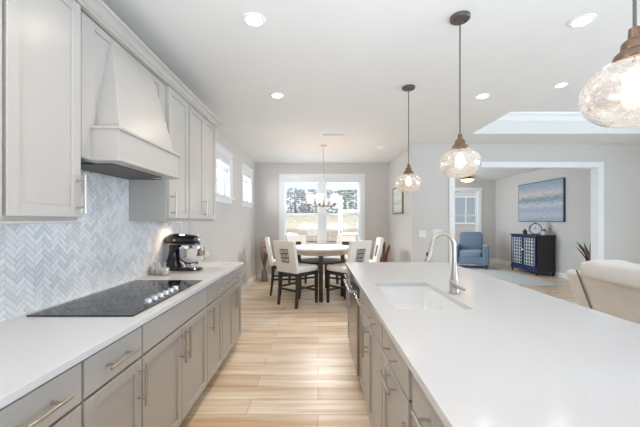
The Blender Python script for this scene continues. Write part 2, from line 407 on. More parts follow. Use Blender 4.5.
# ------------------------------------------------------------------ windows
def window(n, axis, face, dirn, a0, a1, z0, z1, units, wallt=0.15, head=0.0, rail=True):
    """axis 'y': wall faces -Y, opening spans X; axis 'x': wall faces +X, opening spans Y. face = room-side plane, dirn = outward sign."""
    def P(b, a, c, o0, o1, zz0, zz1):
        p, q = sorted((face+dirn*o0, face+dirn*o1))
        if axis == 'y': b.box(a, c, p, q, zz0, zz1)
        else: b.box(p, q, a, c, zz0, zz1)
    cw = 0.085
    b = MB()
    P(b, a0-cw, a0, -0.02, 0, z0, z1+cw); P(b, a1, a1+cw, -0.02, 0, z0, z1+cw); P(b, a0, a1, -0.02, 0, z1, z1+cw)
    if head: P(b, a0-cw-0.015, a1+cw+0.015, -0.035, 0, z1+cw, z1+cw+head)
    P(b, a0-cw, a1+cw, -0.018, 0, z0-0.11, z0-0.03)
    root = struct(b.build(n, TRIM, None, bevel=0.003))
    bb = MB(); P(bb, a0-cw-0.03, a1+cw+0.03, -0.05, 0.10, z0-0.03, z0); bb.build('window_sill', TRIM, root, bevel=0.004)
    k = len(units); mw = 0.13; wd = (a1-a0-mw*(k-1))/k
    fr = MB()
    P(fr, a0, a0+0.03, 0.0, 0.13, z0, z1); P(fr, a1-0.03, a1, 0.0, 0.13, z0, z1); P(fr, a0+0.03, a1-0.03, 0, 0.13, z1-0.03, z1)
    for i in range(1, k): P(fr, a0+i*wd+(i-1)*mw, a0+i*wd+i*mw, -0.015, 0.13, z0, z1-0.03)
    fr.build('window_frame', TRIM, root)
    for i in range(k):
        u0 = a0+i*(wd+mw); u1 = u0+wd
        if i == 0: u0 += 0.03
        if i == k-1: u1 -= 0.03
        zm = (z0+z1-0.03)/2 if rail else None
        spans = [(z0, zm+0.02, 0.09), (zm-0.02, z1-0.03, 0.11)] if rail else [(z0, z1-0.03, 0.10)]
        for (p, q, o) in spans:
            sb = MB(); t = 0.045
            P(sb, u0, u0+t, o-0.015, o+0.015, p, q); P(sb, u1-t, u1, o-0.015, o+0.015, p, q)
            P(sb, u0+t, u1-t, o-0.015, o+0.015, p, p+t); P(sb, u0+t, u1-t, o-0.015, o+0.015, q-t, q)
            sh = sb.build('window_sash', TRIM, root)
            gb = MB(); P(gb, u0+t, u1-t, o-0.003, o+0.003, p+t, q-t); gb.build('pane', PANE, root)
    return root
window('window_1', 'y', DB, 1, *WB[:2], WB[2], WB[3], [0, 1])
window('window_2', 'x', XL, -1, W1[0], W1[1], W1[2], W1[3], [0], head=0.02, rail=False)
window('window_3', 'x', XL, -1, W2[0], W2[1], W2[2], W2[3], [0], head=0.02, rail=False)
window('window_4', 'y', DS, 1, WS[0], WS[1], WS[2], WS[3], [0, 1])
window('window_7', 'x', XN+0.12, -1, WL[0], WL[1], WL[2], WL[3], [0])  # unseen window added for the study fill lamp
for i, h in enumerate(WR): window('window_%d' % (5+i), 'x', XR, 1, h[0], h[1], h[2], h[3], [0])

# blinds: valance, open slats, bottom rail
def blind(label, axis, plane, a0, a1, z0, z1, group, tilt=0.0, pitch=0.05, stop=None):
    loc = ((a0+a1)/2, plane, z0) if axis == 'y' else (plane, (a0+a1)/2, z0)
    t = thing('window_blind', label, 'blind', loc, group)
    def B(b, u0, u1, v0, v1, p, q):
        if axis == 'y': b.box(u0, u1, plane+v0, plane+v1, p, q)
        else: b.box(plane+v0, plane+v1, u0, u1, p, q)
    b = MB(); B(b, a0, a1, -0.03, 0.03, z1-0.075, z1); b.build('valance', SLAT, t, bevel=0.004)
    b = MB(); z = z1-0.11
    while z > (z0+0.05 if stop is None else stop):
        dz = math.tan(tilt)*0.02
        if axis == 'y': b.hull([(a0+0.01, plane-0.0125, z-dz), (a1-0.01, plane-0.0125, z-dz), (a1-0.01, plane+0.0125, z+dz), (a0+0.01, plane+0.0125, z+dz)], [(a0+0.01, plane-0.0125, z-dz+0.003), (a1-0.01, plane-0.0125, z-dz+0.003), (a1-0.01, plane+0.0125, z+dz+0.003), (a0+0.01, plane+0.0125, z+dz+0.003)])
        else: b.hull([(plane-0.0125, a0+0.01, z-dz), (plane+0.0125, a0+0.01, z+dz), (plane+0.0125, a1-0.01, z+dz), (plane-0.0125, a1-0.01, z-dz)], [(plane-0.0125, a0+0.01, z-dz+0.003), (plane+0.0125, a0+0.01, z+dz+0.003), (plane+0.0125, a1-0.01, z+dz+0.003), (plane-0.0125, a1-0.01, z-dz+0.003)])
        z -= pitch
    b.build('slats', SLAT, t)
    zb = z0 if stop is None else stop-0.03
    b = MB(); B(b, a0+0.005, a1-0.005, -0.022, 0.022, zb+0.005, zb+0.025); b.build('bottom_rail', SLAT, t)
    for u in (a0+0.12, a1-0.12):
        b = MB(); B(b, u-0.004, u+0.004, -0.003, 0.001, zb+0.02, z1-0.07); b.build('ladder_tape', SLAT, t)
    return t
mid0 = WB[0]+(WB[1]-WB[0]-0.13)/2; mid1 = mid0+0.13
blind('open white slatted blind in left half of the dining window', 'y', DB+0.04, WB[0]+0.032, mid0-0.002, WB[2], WB[3]-0.032, 'dining window blinds')
blind('open white slatted blind in right half of the dining window', 'y', DB+0.04, mid1+0.002, WB[1]-0.032, WB[2], WB[3]-0.032, 'dining window blinds')
blind('raised white blind in small high window nearest the upper cabinets', 'x', XL-0.045, W1[0]+0.032, W1[1]-0.032, W1[2], W1[3]-0.032, 'high window blinds', pitch=0.008, stop=W1[3]-0.20)
blind('raised white blind in small high window nearest the dining corner', 'x', XL-0.045, W2[0]+0.032, W2[1]-0.032, W2[2], W2[3]-0.032, 'high window blinds', pitch=0.008, stop=W1[3]-0.20)

# ------------------------------------------------------------------ outdoors
tag(bx('lawn_outside', STRAW, None, -14, 26, DB+0.2, 40, -0.75, -0.55), 'straw covered bare ground outside the windows', 'ground')['kind'] = 'structure'
def f(b):
    b.hull([(-14, 14, -0.6), (26, 14, -0.6), (26, 40, -0.6), (-14, 40, -0.6)], [(-14, 21.5, 1.75), (26, 21.5, 1.75), (26, 40, 2.1), (-14, 40, 2.1)])
tag(one(f, 'bank_outside', STRAW), 'straw covered bank rising beyond the dining window', 'bank')['kind'] = 'structure'
def tree_outside(x, y, h, r, m, label):
    z = 1.72
    t = thing('tree_outside', label, 'tree', (x, y, z), 'trees beyond the window')
    one(lambda b: b.tube([(x, y, z), (x+0.05, y, z+h*0.4), (x, y, z+h*0.8)], [0.10, 0.07, 0.02], 8), 'trunk', BARK, t, smooth=True)
    b = MB()
    for k in range(170):
        a = random.uniform(0, 2*PI); u = random.random()**0.5; zz = random.uniform(0.06, 1.0)
        rr = r*(0.55+0.45*math.sin(PI*zz))
        q = random.uniform(0.05, 0.13)*r
        b.ball((x+rr*u*math.cos(a), y+rr*u*math.sin(a), z+h*zz), q, None, q*random.uniform(0.5, 0.9), 6, 4)
    b.build('crown', m, t)
for (x, y, h, r, m, lb) in [(-3.3, 23, 2.0, 1.0, FOLIAGE, 'pale grey tree at far left of the dining window view'), (-1.9, 26, 2.3, 1.1, FOLIAGE, 'pale grey tree in left half of left dining pane'), (-0.7, 23, 1.9, 1.0, FOLIAGE, 'pale grey tree in right half of left dining pane'), (0.6, 26, 2.2, 1.1, FOLIAGE, 'pale grey tree directly behind the chandelier outside'), (1.9, 23, 1.9, 1.0, FOLIAGEG, 'grey green tree seen in the right dining pane'), (3.3, 26, 2.2, 1.1, FOLIAGEG, 'grey green tree at far right of the dining window view')]:
    tree_outside(x, y, h, r, m, lb)
# low brick wall and white porch frame on the terrace
def f(b):
    for i in range(3): b.box(-9, 9, 16.6+i*0.02, 17.2, 0.35+i*0.2, 0.54+i*0.2)
tag(one(f, 'garden_wall', BRICK), 'low pinkish brick garden wall outside the dining window', 'wall')
t = thing('porch_railing', 'white post and rail standing outside the right dining pane', 'railing', (0.75, 9.3, -0.55))
bx('post', TRIM, t, 0.60, 0.70, 9.25, 9.35, -0.55, 2.1, 0.006)
bx('top_rail', TRIM, t, 0.70, 1.75, 9.27, 9.33, 1.62, 1.70, 0.006)
bx('bottom_rail', TRIM, t, 0.70, 1.75, 9.27, 9.33, 0.98, 1.05, 0.006)
one(lambda b: b.ball((0.65, 9.235, 1.06), 0.028), 'bolt', BLACK, t, True)
t = thing('covered_grill', 'pale blue rounded cover seen low in the left dining pane', 'grill', (-0.85, 9.6, -0.55))
one(lambda b: b.loft([[(-0.85+rx*math.cos(2*PI*k/24), 9.6+ry*math.sin(2*PI*k/24), z) for k in range(24)] for (rx, ry, z) in ((0.34, 0.28, -0.55), (0.36, 0.3, 0.5), (0.37, 0.3, 0.75), (0.33, 0.27, 0.9), (0.2, 0.16, 1.0), (0.04, 0.03, 1.02))]), 'cover', COVER, t, True)
one(lambda b: b.tube([(-1.05, 9.33, 0.8), (-0.85, 9.28, 0.86), (-0.65, 9.33, 0.8)], 0.02, 8), 'handle', STEELD, t, True)
# neighbour house seen through the study window
t = thing('neighbour_house', 'pale siding house seen through the far study window', 'house', (9.5, 17, -0.55))
def f(b):
    for i in range(15): b.hull([(6.0, 16.96, 0.9+i*0.2), (13, 16.96, 0.9+i*0.2), (13, 21, 0.9+i*0.2), (6.0, 21, 0.9+i*0.2)], [(6.0, 17, 1.1+i*0.2), (13, 17, 1.1+i*0.2), (13, 21, 1.1+i*0.2), (6.0, 21, 1.1+i*0.2)])
one(f, 'siding', SIDING, t)
def f(b):
    for i in range(7): b.box(5.95, 13, 16.9+0.004*(i % 2), 21, -0.55+i*0.2, -0.36+i*0.2)
one(f, 'brick_base', BRICK, t)
fr = one(lambda b: [b.box(7.1, 8.5, 16.88, 16.95, 1.2, 1.28), b.box(7.1, 8.5, 16.88, 16.95, 2.6, 2.68), b.box(7.1, 7.18, 16.88, 16.95, 1.28, 2.6), b.box(8.42, 8.5, 16.88, 16.95, 1.28, 2.6), b.box(7.77, 7.83, 16.88, 16.95, 1.28, 2.6)], 'window', TRIM, t)
one(lambda b: b.box(7.18, 8.42, 16.93, 16.955, 1.28, 2.6), 'window_pane', DARKPANE, fr)
one(lambda b: b.prism([(5.5, 3.9), (13.5, 3.9), (12.5, 5.4), (6.5, 5.4)], 'y', 16.5, 21.4), 'roof', ROOFM, t)

# ------------------------------------------------------------------ cabinet builders
def shaker(b, side, xf, d0, d1, z0, z1, th=0.02, st=0.052, rec=0.009):
    """Shaker door with its face plane at X = xf; side = +1 faces +X, -1 faces -X."""
    xb = xf - side*th; xp = xf - side*rec
    def B(a, c, y0, y1, p, q): a, c = sorted((a, c)); b.box(a, c, y0, y1, p, q)
    B(xb, xf, d0, d0+st, z0, z1); B(xb, xf, d1-st, d1, z0, z1)
    B(xb, xf, d0+st, d1-st, z0, z0+st); B(xb, xf, d0+st, d1-st, z1-st, z1)
    B(xb, xp, d0+st, d1-st, z0+st, z1-st)
def pull(parent, side, xf, d, z, vertical, L=0.20):
    b = MB(); x = xf + side*0.040; h = L/2; p = 0.064
    if vertical:
        b.cyl((x, d, z-h), (x, d, z+h), 0.0066, seg=10)
        for s in (-1, 1): b.cyl((xf, d, z+s*p), (x, d, z+s*p), 0.005, seg=8)
    else:
        b.cyl((x, d-h, z), (x, d+h, z), 0.0066, seg=10)
        for s in (-1, 1): b.cyl((xf, d+s*p, z), (x, d+s*p, z), 0.005, seg=8)
    return b.build('handle', NICKEL, parent, True)
def carcass(parent, side, xb, xf, d0, d1, z0, z1, toe=0.10, top=False, name='body'):
    """open box; xb = back plane, xf = face-frame plane"""
    b = MB(); t = 0.018
    def B(a, c, y0, y1, p, q): a, c = sorted((a, c)); b.box(a, c, y0, y1, p, q)
    xi = xf - side*0.02
    B(xb, xi, d0, d0+t, z0+toe, z1); B(xb, xi, d1-t, d1, z0+toe, z1)
    B(xb, xb+side*0.012, d0+t, d1-t, z0+toe, z1); B(xb+side*0.012, xi, d0+t, d1-t, z0+toe, z0+toe+t)
    if top: B(xb+side*0.012, xi, d0+t, d1-t, z1-t, z1)
    # face frame
    B(xi, xf, d0, d0+0.038, z0+toe, z1); B(xi, xf, d1-0.038, d1, z0+toe, z1)
    B(xi, xf, d0+0.038, d1-0.038, z1-0.038, z1); B(xi, xf, d0+0.038, d1-0.038, z0+toe, z0+toe+0.038)
    if toe:
        B(xi-side*0.07, xi-side*0.055, d0, d1, z0, z0+toe)
        B(xb, xi-side*0.07, d0, d0+t, z0, z0+toe); B(xb, xi-side*0.07, d1-t, d1, z0, z0+toe)
    return b.build(name, FRAME, parent)
G = 0.006
ZD0, ZD1, ZW0, ZW1 = 0.108, 0.712, 0.724, 0.866
def base_unit(label, side, xb, xface, d0, d1, layout, group):
    """layout: list of ('drawer'|'panel'|'door'|'pullout', d0, d1, handle offset or None)"""
    t = thing('base_cabinet', label, 'cabinet', ((xb+xface)/2, (d0+d1)/2, 0), group)
    xf = xface - side*0.02
    carcass(t, side, xb, xf, d0, d1, 0, 0.884)
    for (k, a, c, h) in layout:
        if k in ('drawer', 'panel'):
            b = MB(); x0, x1 = sorted((xf, xface)); b.box(x0, x1, a, c, ZW0, ZW1)
            o = b.build('drawer' if k == 'drawer' else 'false_front', PAINT, t, bevel=0.0025)
            if k == 'drawer': pull(o, side, xface, (a+c)/2, 0.795, False)
        else:
            b = MB(); shaker(b, side, xface, a, c, ZD0, ZD1); o = b.build('door', PAINT, t, bevel=0.0015, seg=1)
            if k == 'door' and h is not None: pull(o, side, xface, h, 0.60, True)
            if k == 'pullout': pull(o, side, xface, (a+c)/2, 0.675, False)
    return t
GB = 'base cabinets along the left wall'
XF = -0.86
base_unit('grey base cabinet nearest the camera under the left counter', 1, XL+0.003, XF, 0.30, 0.758, [('drawer', 0.306, 0.752, 0), ('door', 0.306, 0.752, 0.70)], GB)
base_unit('grey base cabinet second from camera, drawer over door, left run', 1, XL+0.003, XF, 0.762, 1.172, [('drawer', 0.769, 1.165, 0), ('door', 0.769, 1.165, 0.80)], GB)
base_unit('grey base cabinet directly on the near side of the cooktop', 1, XL+0.003, XF, 1.174, 1.567, [('drawer', 1.179, 1.561, 0), ('door', 1.179, 1.561, 1.53)], GB)
base_unit('wide grey base cabinet with two doors under the cooktop', 1, XL+0.003, XF, 1.569, 2.481, [('panel', 1.575, 2.475, 0), ('door', 1.575, 2.022, 1.99), ('door', 2.028, 2.475, 2.06)], GB)
base_unit('narrow grey base cabinet just beyond the cooktop', 1, XL+0.003, XF, 2.484, 2.881, [('drawer', 2.490, 2.876, 0), ('door', 2.490, 2.876, 2.53)], GB)
base_unit('grey base cabinet at far end of left counter, two drawers', 1, XL+0.003, XF, 2.884, 3.60, [('drawer', 2.890, 3.239, 0), ('drawer', 3.245, 3.594, 0), ('door', 2.890, 3.239, 3.205), ('door', 3.245, 3.594, 3.28)], GB)
tag(bx('countertop', QUARTZ, None, XL+0.001, -0.8365, 0.28, 3.615, 0.884, 0.914, 0.003), 'white quartz countertop running along the left wall', 'countertop')

# herringbone tile splashback
def clip(poly, x0, x1, y0, y1):
    for ax, v, sg in ((0, x0, 1), (0, x1, -1), (1, y0, 1), (1, y1, -1)):
        out = []
        for i in range(len(poly)):
            p, q = poly[i], poly[(i+1) % len(poly)]
            a, c = sg*(p[ax]-v), sg*(q[ax]-v)
            if a >= 0: out.append(p)
            if a*c < 0:
                t = a/(a-c); out.append((p[0]+t*(q[0]-p[0]), p[1]+t*(q[1]-p[1])))
        poly = out
        if len(poly) < 3: return []
    return poly
def herring(b):
    Wt, n = 0.0245, 3; L = Wt*n; gp = 0.0014; c45 = math.sqrt(0.5)
    rects = ((0.28, 3.60, 0.914, 1.384), (1.57, 2.48, 1.384, 1.70))
    def add(u, v, w, h):
        q = [(u+gp, v+gp), (u+w-gp, v+gp), (u+w-gp, v+h-gp), (u+gp, v+h-gp)]
        q = [((p[0]-p[1])*c45, (p[0]+p[1])*c45) for p in q]
        for rc in rects:
            pl = clip(q, *rc)
            if len(pl) >= 3:
                ar = abs(sum(pl[i][0]*pl[(i+1) % len(pl)][1]-pl[(i+1) % len(pl)][0]*pl[i][1] for i in range(len(pl))))/2
                if ar > 2e-5: b.prism(pl, 'x', XL+0.006, XL+0.009)
    M = 110
    for j in range(10, 64):
        for k in range(-2, 42):
            # classic herringbone: lattice (1,1) along the diagonal and (n,-n) across
            u = (j + k*n)*Wt; v = (j - k*n)*Wt
            x = (u-v)*c45; z = (u+v)*c45
            if -0.2 < x < 3.9 and 0.6 < z < 2.0:
                add(u, v, L, Wt); add(u, v+Wt, Wt, L)
sp = one(lambda b: [b.box(XL, XL+0.006, 0.28, 3.60, 0.914, 1.372), b.box(XL, XL+0.006, 1.57, 2.48, 1.372, 1.695)], 'wall_backsplash', GROUTM)
struct(sp)
one(herring, 'tiles', TILE, sp)

# ------------------------------------------------------------------ upper cabinets, hood, crown
XU = -1.16
ZU0, ZU1 = 1.38, 2.44
GU = 'upper cabinets along the left wall'
def upper_unit(label, d0, d1, doors):
    t = thing('upper_cabinet', label, 'cabinet', ((XL+XU)/2, (d0+d1)/2, ZU0), GU)
    carcass(t, 1, XL+0.002, XU-0.02, d0, d1, ZU0, 2.437, toe=0, top=True)
    for (a, c, h) in doors:
        b = MB(); shaker(b, 1, XU, a, c, 1.400, 2.435); o = b.build('door', PAINT, t, bevel=0.0015, seg=1)
        pull(o, 1, XU, h, 1.51, True, 0.19)
    b = MB(); b.box(XU-0.026, XU-0.004, d0, d1, ZU0-0.010, ZU0); b.build('light_rail', PAINT, t, bevel=0.002)
    return t
upper_unit('grey upper cabinet cut by the left edge of the photo', 0.45, 1.184, [(0.466, 1.176, 0.50)])
upper_unit('large grey upper cabinet on near side of the hood', 1.186, 1.570, [(1.193, 1.566, 1.540)])
upper_unit('single door grey upper cabinet just beyond the hood', 2.485, 2.881, [(2.496, 2.868, 2.525)])
upper_unit('double door grey upper cabinet at far end of the wall', 2.883, 3.64, [(2.897, 3.258, 3.232), (3.264, 3.626, 3.292)])
def f(b):
    pr = [(0, 0), (0.010, 0), (0.010, 0.016), (0.016, 0.016), (0.020, 0.022), (0.024, 0.022), (0.030, 0.034), (0.042, 0.044), (0.050, 0.047), (0.050, 0.052), (0.056, 0.052), (0.060, 0.058), (0.060, 0.068), (-0.02, 0.068), (-0.02, 0)]
    # mitred return at the far end
    A, Z0 = XU-0.002, 2.438
    b.hull([(A+p[0], 0.45, Z0+p[1]) for p in pr], [(A+p[0], 3.64+max(0, p[0]), Z0+p[1]) for p in pr])
    pr2 = [p if p[0] >= 0 else (-0.02, p[1]) for p in pr]
    b.hull([(XL, 3.64+p[0], Z0+p[1]) for p in pr2], [(A+max(0, p[0]), 3.64+p[0], Z0+p[1]) for p in pr2])
    b.box(XL+0.002, A-0.02, 0.45, 3.62, Z0+0.03, Z0+0.066)
tag(one(f, 'crown_molding', PAINT), 'grey crown molding along tops of the upper cabinets', 'molding')

t = thing('range_hood', 'tapered grey wooden range hood above the cooktop', 'hood', (-1.3, 2.025, 1.695))
def f(b):   # panel behind hood with one wide shaker recess
    x0, x1, xr = -1.215, -1.185, -1.195
    d0, d1, z0, z1 = 1.572, 2.483, 1.70, 2.436
    b.box(x0, x1, d0, 1.70, z0, z1); b.box(x0, x1, 2.385, d1, z0, z1); b.box(x0, x1, 1.70, 2.385, 2.395, z1)
    b.box(x0, xr, 1.70, 2.385, z0, 2.395)
    b.box(x1, x1+0.012, 1.588, 1.610, z0, z1-0.012); b.box(x1, x1+0.006, 1.610, 1.636, z0, z1-0.016)
one(f, 'back_panel', PAINT, t, bevel=0.001, seg=1)
def f(b):
    b.hull([(-1.22, 1.705, 1.872), (-1.056, 1.705, 1.872), (-1.056, 2.36, 1.872), (-1.22, 2.36, 1.872)],
           [(-1.22, 1.833, 2.395), (-1.178, 1.833, 2.395), (-1.178, 2.288, 2.395), (-1.22, 2.288, 2.395)])
one(f, 'tapered_chimney', PAINT, t, bevel=0.002)
def f(b):
    X0, Xf, a, c = -1.22, -1.046, 1.675, 2.420
    b.box(X0, Xf, a, c, 1.712, 1.865)
    b.box(Xf, Xf+0.006, a, a+0.012, 1.712, 1.865); b.box(Xf, Xf+0.006, c-0.012, c, 1.712, 1.865)
one(f, 'canopy_box', PAINT, t, bevel=0.002)
one(lambda b: b.box(-1.22, -1.036, 1.665, 2.430, 1.862, 1.880), 'ledge', PAINT, t, bevel=0.003)
one(lambda b: b.box(-1.22, -1.036, 1.665, 2.430, 1.695, 1.714), 'bottom_trim', PAINT, t, bevel=0.003)
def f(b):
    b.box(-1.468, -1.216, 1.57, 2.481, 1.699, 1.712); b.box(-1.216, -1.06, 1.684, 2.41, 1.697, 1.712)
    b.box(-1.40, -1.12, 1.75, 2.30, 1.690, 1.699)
one(f, 'underside_liner', HOODDARK, t)

# ------------------------------------------------------------------ cooktop and things on left counter
t = thing('cooktop', 'black glass cooktop set in the left counter', 'cooktop', (-1.16, 2.02, 0.914))
one(lambda b: b.box(-1.42, -0.900, 1.557, 2.487, 0.914, 0.921), 'glass_top', BLKGLASS, t, bevel=0.002)
for (x, d, r) in ((-1.28, 1.76, 0.09), (-1.06, 1.70, 0.075), (-1.17, 2.02, 0.11), (-1.28, 2.29, 0.075), (-1.08, 2.30, 0.09)):
    one(lambda b: b.lathe([(r, 0.9211), (r, 0.9214), (r-0.004, 0.9214), (r-0.004, 0.9211)], (x, d, 0), 40, closed=True), 'burner_ring', RINGGREY, t)
for k in range(6):
    d = 1.785+k*0.0675
    def f(b):
        b.lathe([(0.023, 0.921), (0.023, 0.926), (0.0185, 0.928), (0.018, 0.946), (0.016, 0.949), (0.001, 0.949)], (-0.945, d, 0), 20)
        b.box(-0.963, -0.927, d-0.003, d+0.003, 0.946, 0.9525)
    one(f, 'knob', CHROME, t, True)

def mixer():
    t = thing('stand_mixer', 'black stand mixer with steel bowl in counter corner', 'mixer')
    # local: head points +X, base at z=0
    def f(b):
        ring = lambda cx, rx, ry, z, n=28: [(cx+rx*math.copysign(abs(math.cos(2*PI*k/n))**0.8, math.cos(2*PI*k/n)), ry*math.copysign(abs(math.sin(2*PI*k/n))**0.8, math.sin(2*PI*k/n)), z) for k in range(n)]
        b.loft([ring(0.0, 0.175, 0.09, 0), ring(0.0, 0.178, 0.095, 0.012), ring(-0.005, 0.17, 0.09, 0.026), ring(-0.02, 0.14, 0.08, 0.032)])
        b.loft([ring(-0.100, 0.092, 0.080, 0.022), ring(-0.104, 0.076, 0.066, 0.05), ring(-0.103, 0.062, 0.058, 0.09), ring(-0.100, 0.050, 0.052, 0.14), ring(-0.095, 0.047, 0.050, 0.19), ring(-0.09, 0.056, 0.056, 0.24)])
    one(f, 'base_and_column', BLKENAMEL, t, True)
    def f(b):
        pr = [(-0.185, 0.008, 0.0), (-0.178, 0.045, 0.004), (-0.13, 0.066, 0.008), (-0.05, 0.070, 0.010), (0.03, 0.062, 0.006), (0.09, 0.058, 0.002), (0.128, 0.052, -0.002), (0.143, 0.040, -0.004), (0.146, 0.006, -0.004)]
        b.loft([[(x, r*1.0*math.cos(2*PI*k/24), 0.283+dz+r*0.80*math.sin(2*PI*k/24)) for k in range(24)] for (x, r, dz) in pr])
    one(f, 'motor_head', BLKENAMEL, t, True)
    one(lambda b: b.loft([[(x, r*math.cos(2*PI*k/24), 0.247+0.014*math.sin(2*PI*k/24)) for k in range(24)] for (x, r) in ((-0.172, 0.05), (-0.13, 0.072), (-0.05, 0.079), (0.05, 0.071), (0.11, 0.065), (0.136, 0.052))]), 'trim_band', STEEL, t, True)
    one(lambda b: b.lathe([(0.006, 0.144), (0.020, 0.144), (0.022, 0.150), (0.018, 0.157), (0.004, 0.158)], (0, 0, 0.285), 20, axis='x'), 'attachment_hub', CHROME, t, True)
    one(lambda b: b.cyl((0.075, 0, 0.205), (0.075, 0, 0.25), 0.022, 0.026), 'beater_shaft', CHROME, t, True)
    one(lambda b: b.ball((-0.06, -0.070, 0.285), 0.011), 'speed_lever', CHROME, t, True)
    bw = one(lambda b: b.lathe([(0.05, 0.03), (0.056, 0.034), (0.05, 0.045), (0.066, 0.062), (0.103, 0.10), (0.117, 0.145), (0.119, 0.208), (0.122, 0.212), (0.117, 0.211), (0.114, 0.145), (0.100, 0.102), (0.062, 0.066), (0.01, 0.06)], (0.075, 0, 0), 36), 'bowl', CHROME, t, True)
    one(lambda b: b.tube([(0.075+0.116, -0.0, 0.185), (0.075+0.140, -0.0, 0.190), (0.075+0.158, -0.0, 0.165), (0.075+0.158, 0, 0.135), (0.075+0.140, 0, 0.108), (0.075+0.104, 0, 0.106)], 0.007, 10), 'bowl_handle', CHROME, bw, True)
    one(lambda b: b.cyl((0.075, 0, 0.026), (0.075, 0, 0.036), 0.075, 0.06), 'bowl_clamp_plate', CHROME, t, True)
    return t
m_ = place(mixer(), (-1.278, 3.06, 0.914), R(-6))

t = thing('glass_trinket_dish', 'small clear glass dish with knobbed lids beside backsplash', 'dish', (-1.385, 2.78, 0.914))
def f(b):
    for k in range(3):
        b.lathe([(0.026, 0.914), (0.034, 0.918), (0.037, 0.945), (0.034, 0.958), (0.030, 0.958), (0.033, 0.944), (0.030, 0.921), (0.003, 0.919)], (-1.43+k*0.058, 2.79-k*0.02, 0), 16)
one(f, 'cups', SEED, t, True)
def f(b):
    for k in range(3): b.cyl((-1.43+k*0.058, 2.79-k*0.02, 0.919), (-1.43+k*0.058, 2.79-k*0.02, 0.948), 0.029, seg=14)
one(f, 'contents', mat('oat_contents', (206, 186, 158), 0.7, noise=0.15, nscale=120), t, True)
for k in (0, 1, 2):
    x, d = -1.43+k*0.058, 2.79-k*0.02
    one(lambda b: b.lathe([(0.034, 0.958), (0.032, 0.964), (0.010, 0.968), (0.006, 0.974), (0.011, 0.982), (0.012, 0.990), (0.006, 0.996), (0.001, 0.997)], (x, d, 0), 16), 'lid', SEED, t, True)

for ob in t.children: ob.scale = (1.0, 1.0, 1.35)

def plate_x(name, label, x, d, z, w=0.072, h=0.115, gangs=1, kind='outlet'):
    t = thing(name, label, kind, (x, d, z))
    one(lambda b: b.box(x, x+0.006, d-w/2, d+w/2, z-h/2, z+h/2), 'cover_plate', PLASTICW, t, bevel=0.002)
    one(lambda b: [b.box(x+0.006, x+0.009, d-0.017, d+0.017, z-0.034, z-0.004), b.box(x+0.006, x+0.009, d-0.017, d+0.017, z+0.004, z+0.034)], 'socket', PLASTICW, t, bevel=0.001)
def plate_y(name, label, x, d, z, gangs, kind):
    t = thing(name, label, kind, (x, d, z)); w = 0.027+0.046*gangs
    one(lambda b: b.box(x-w/2, x+w/2, d-0.006, d, z-0.058, z+0.058), 'cover_plate', PLASTICW, t, bevel=0.002)
    for g in range(gangs):
        cx = x+(g-(gangs-1)/2)*0.046
        one(lambda b: b.prism([(d-0.006, z-0.033), (d-0.008, z-0.033), (d-0.012, z+0.033), (d-0.006, z+0.033)], 'x', cx-0.016, cx+0.016), 'rocker', PLASTICW, t)
plate_x('wall_outlet', 'white outlet plate on the herringbone tile', XL+0.009, 2.77, 1.165)
plate_x('wall_outlet', 'white outlet plate on painted wall beyond the stand mixer', XL, 3.93, 1.165)
plate_x('wall_outlet', 'white outlet plate low on left wall below high windows', XL, 6.45, 0.74)
plate_y('light_switch', 'smaller white switch plate on wall left of the faucet spout', 1.85, DL, 1.15, 2, 'switch')
plate_y('light_switch', 'wide white switch plate beside cased opening behind faucet', 2.12, DL, 1.17, 3, 'switch')

# ------------------------------------------------------------------ island
XI = 0.33
GI = 'base cabinets of the island'
XIB = 0.93
base_unit('tan grey island cabinet nearest the camera', -1, XIB, XI, 0.62, 1.138, [('drawer', 0.636, 1.122, 0), ('door', 0.636, 1.122, 1.08)], GI)
base_unit('island cabinet with pull-out door and horizontal handle below drawer', -1, XIB, XI, 1.140, 1.646, [('drawer', 1.172, 1.636, 0), ('pullout', 1.172, 1.636, 0)], GI)
base_unit('island sink cabinet with two doors below the sink', -1, XIB, XI, 1.648, 2.556, [('drawer', 1.658, 2.098, 0), ('drawer', 2.104, 2.545, 0), ('door', 1.658, 2.098, 2.065), ('door', 2.104, 2.545, 2.14)], GI)
t = base_unit('island end cabinet beyond the dishwasher', -1, XIB, XI, 3.20, 3.58, [('drawer', 3.212, 3.568, 0), ('door', 3.212, 3.568, 3.24)], GI)
t = thing('dishwasher', 'stainless dishwasher with bar handle in the island', 'dishwasher', (0.6, 2.88, 0))
bx('body', STEELD, t, 0.36, 0.92, 2.575, 3.18, 0.09, 0.87)
bx('door_panel', STEEL, t, 0.311, 0.36, 2.578, 3.172, 0.13, 0.755, 0.004)
bx('control_strip', STEELD, t, 0.318, 0.36, 2.578, 3.172, 0.76, 0.868, 0.004)
bx('kick_plate', STEELD, t, 0.40, 0.42, 2.578, 3.172, 0.0, 0.12)
hd = one(lambda b: b.cyl((0.258, 2.60, 0.80), (0.258, 3.14, 0.80), 0.0125, seg=16), 'handle', STEEL, t, True)
for d in (2.625, 3.115): one(lambda b: b.box(0.25, 0.322, d-0.011, d+0.011, 0.787, 0.813), 'handle_bracket', STEEL, hd, bevel=0.003)
def f(b):
    b.box(XIB+0.002, 1.12, 0.62, 3.58, 0.0, 0.884)
tag(one(f, 'island_back_panel', PAINT), 'grey panelled back of island facing the living room', 'panel')
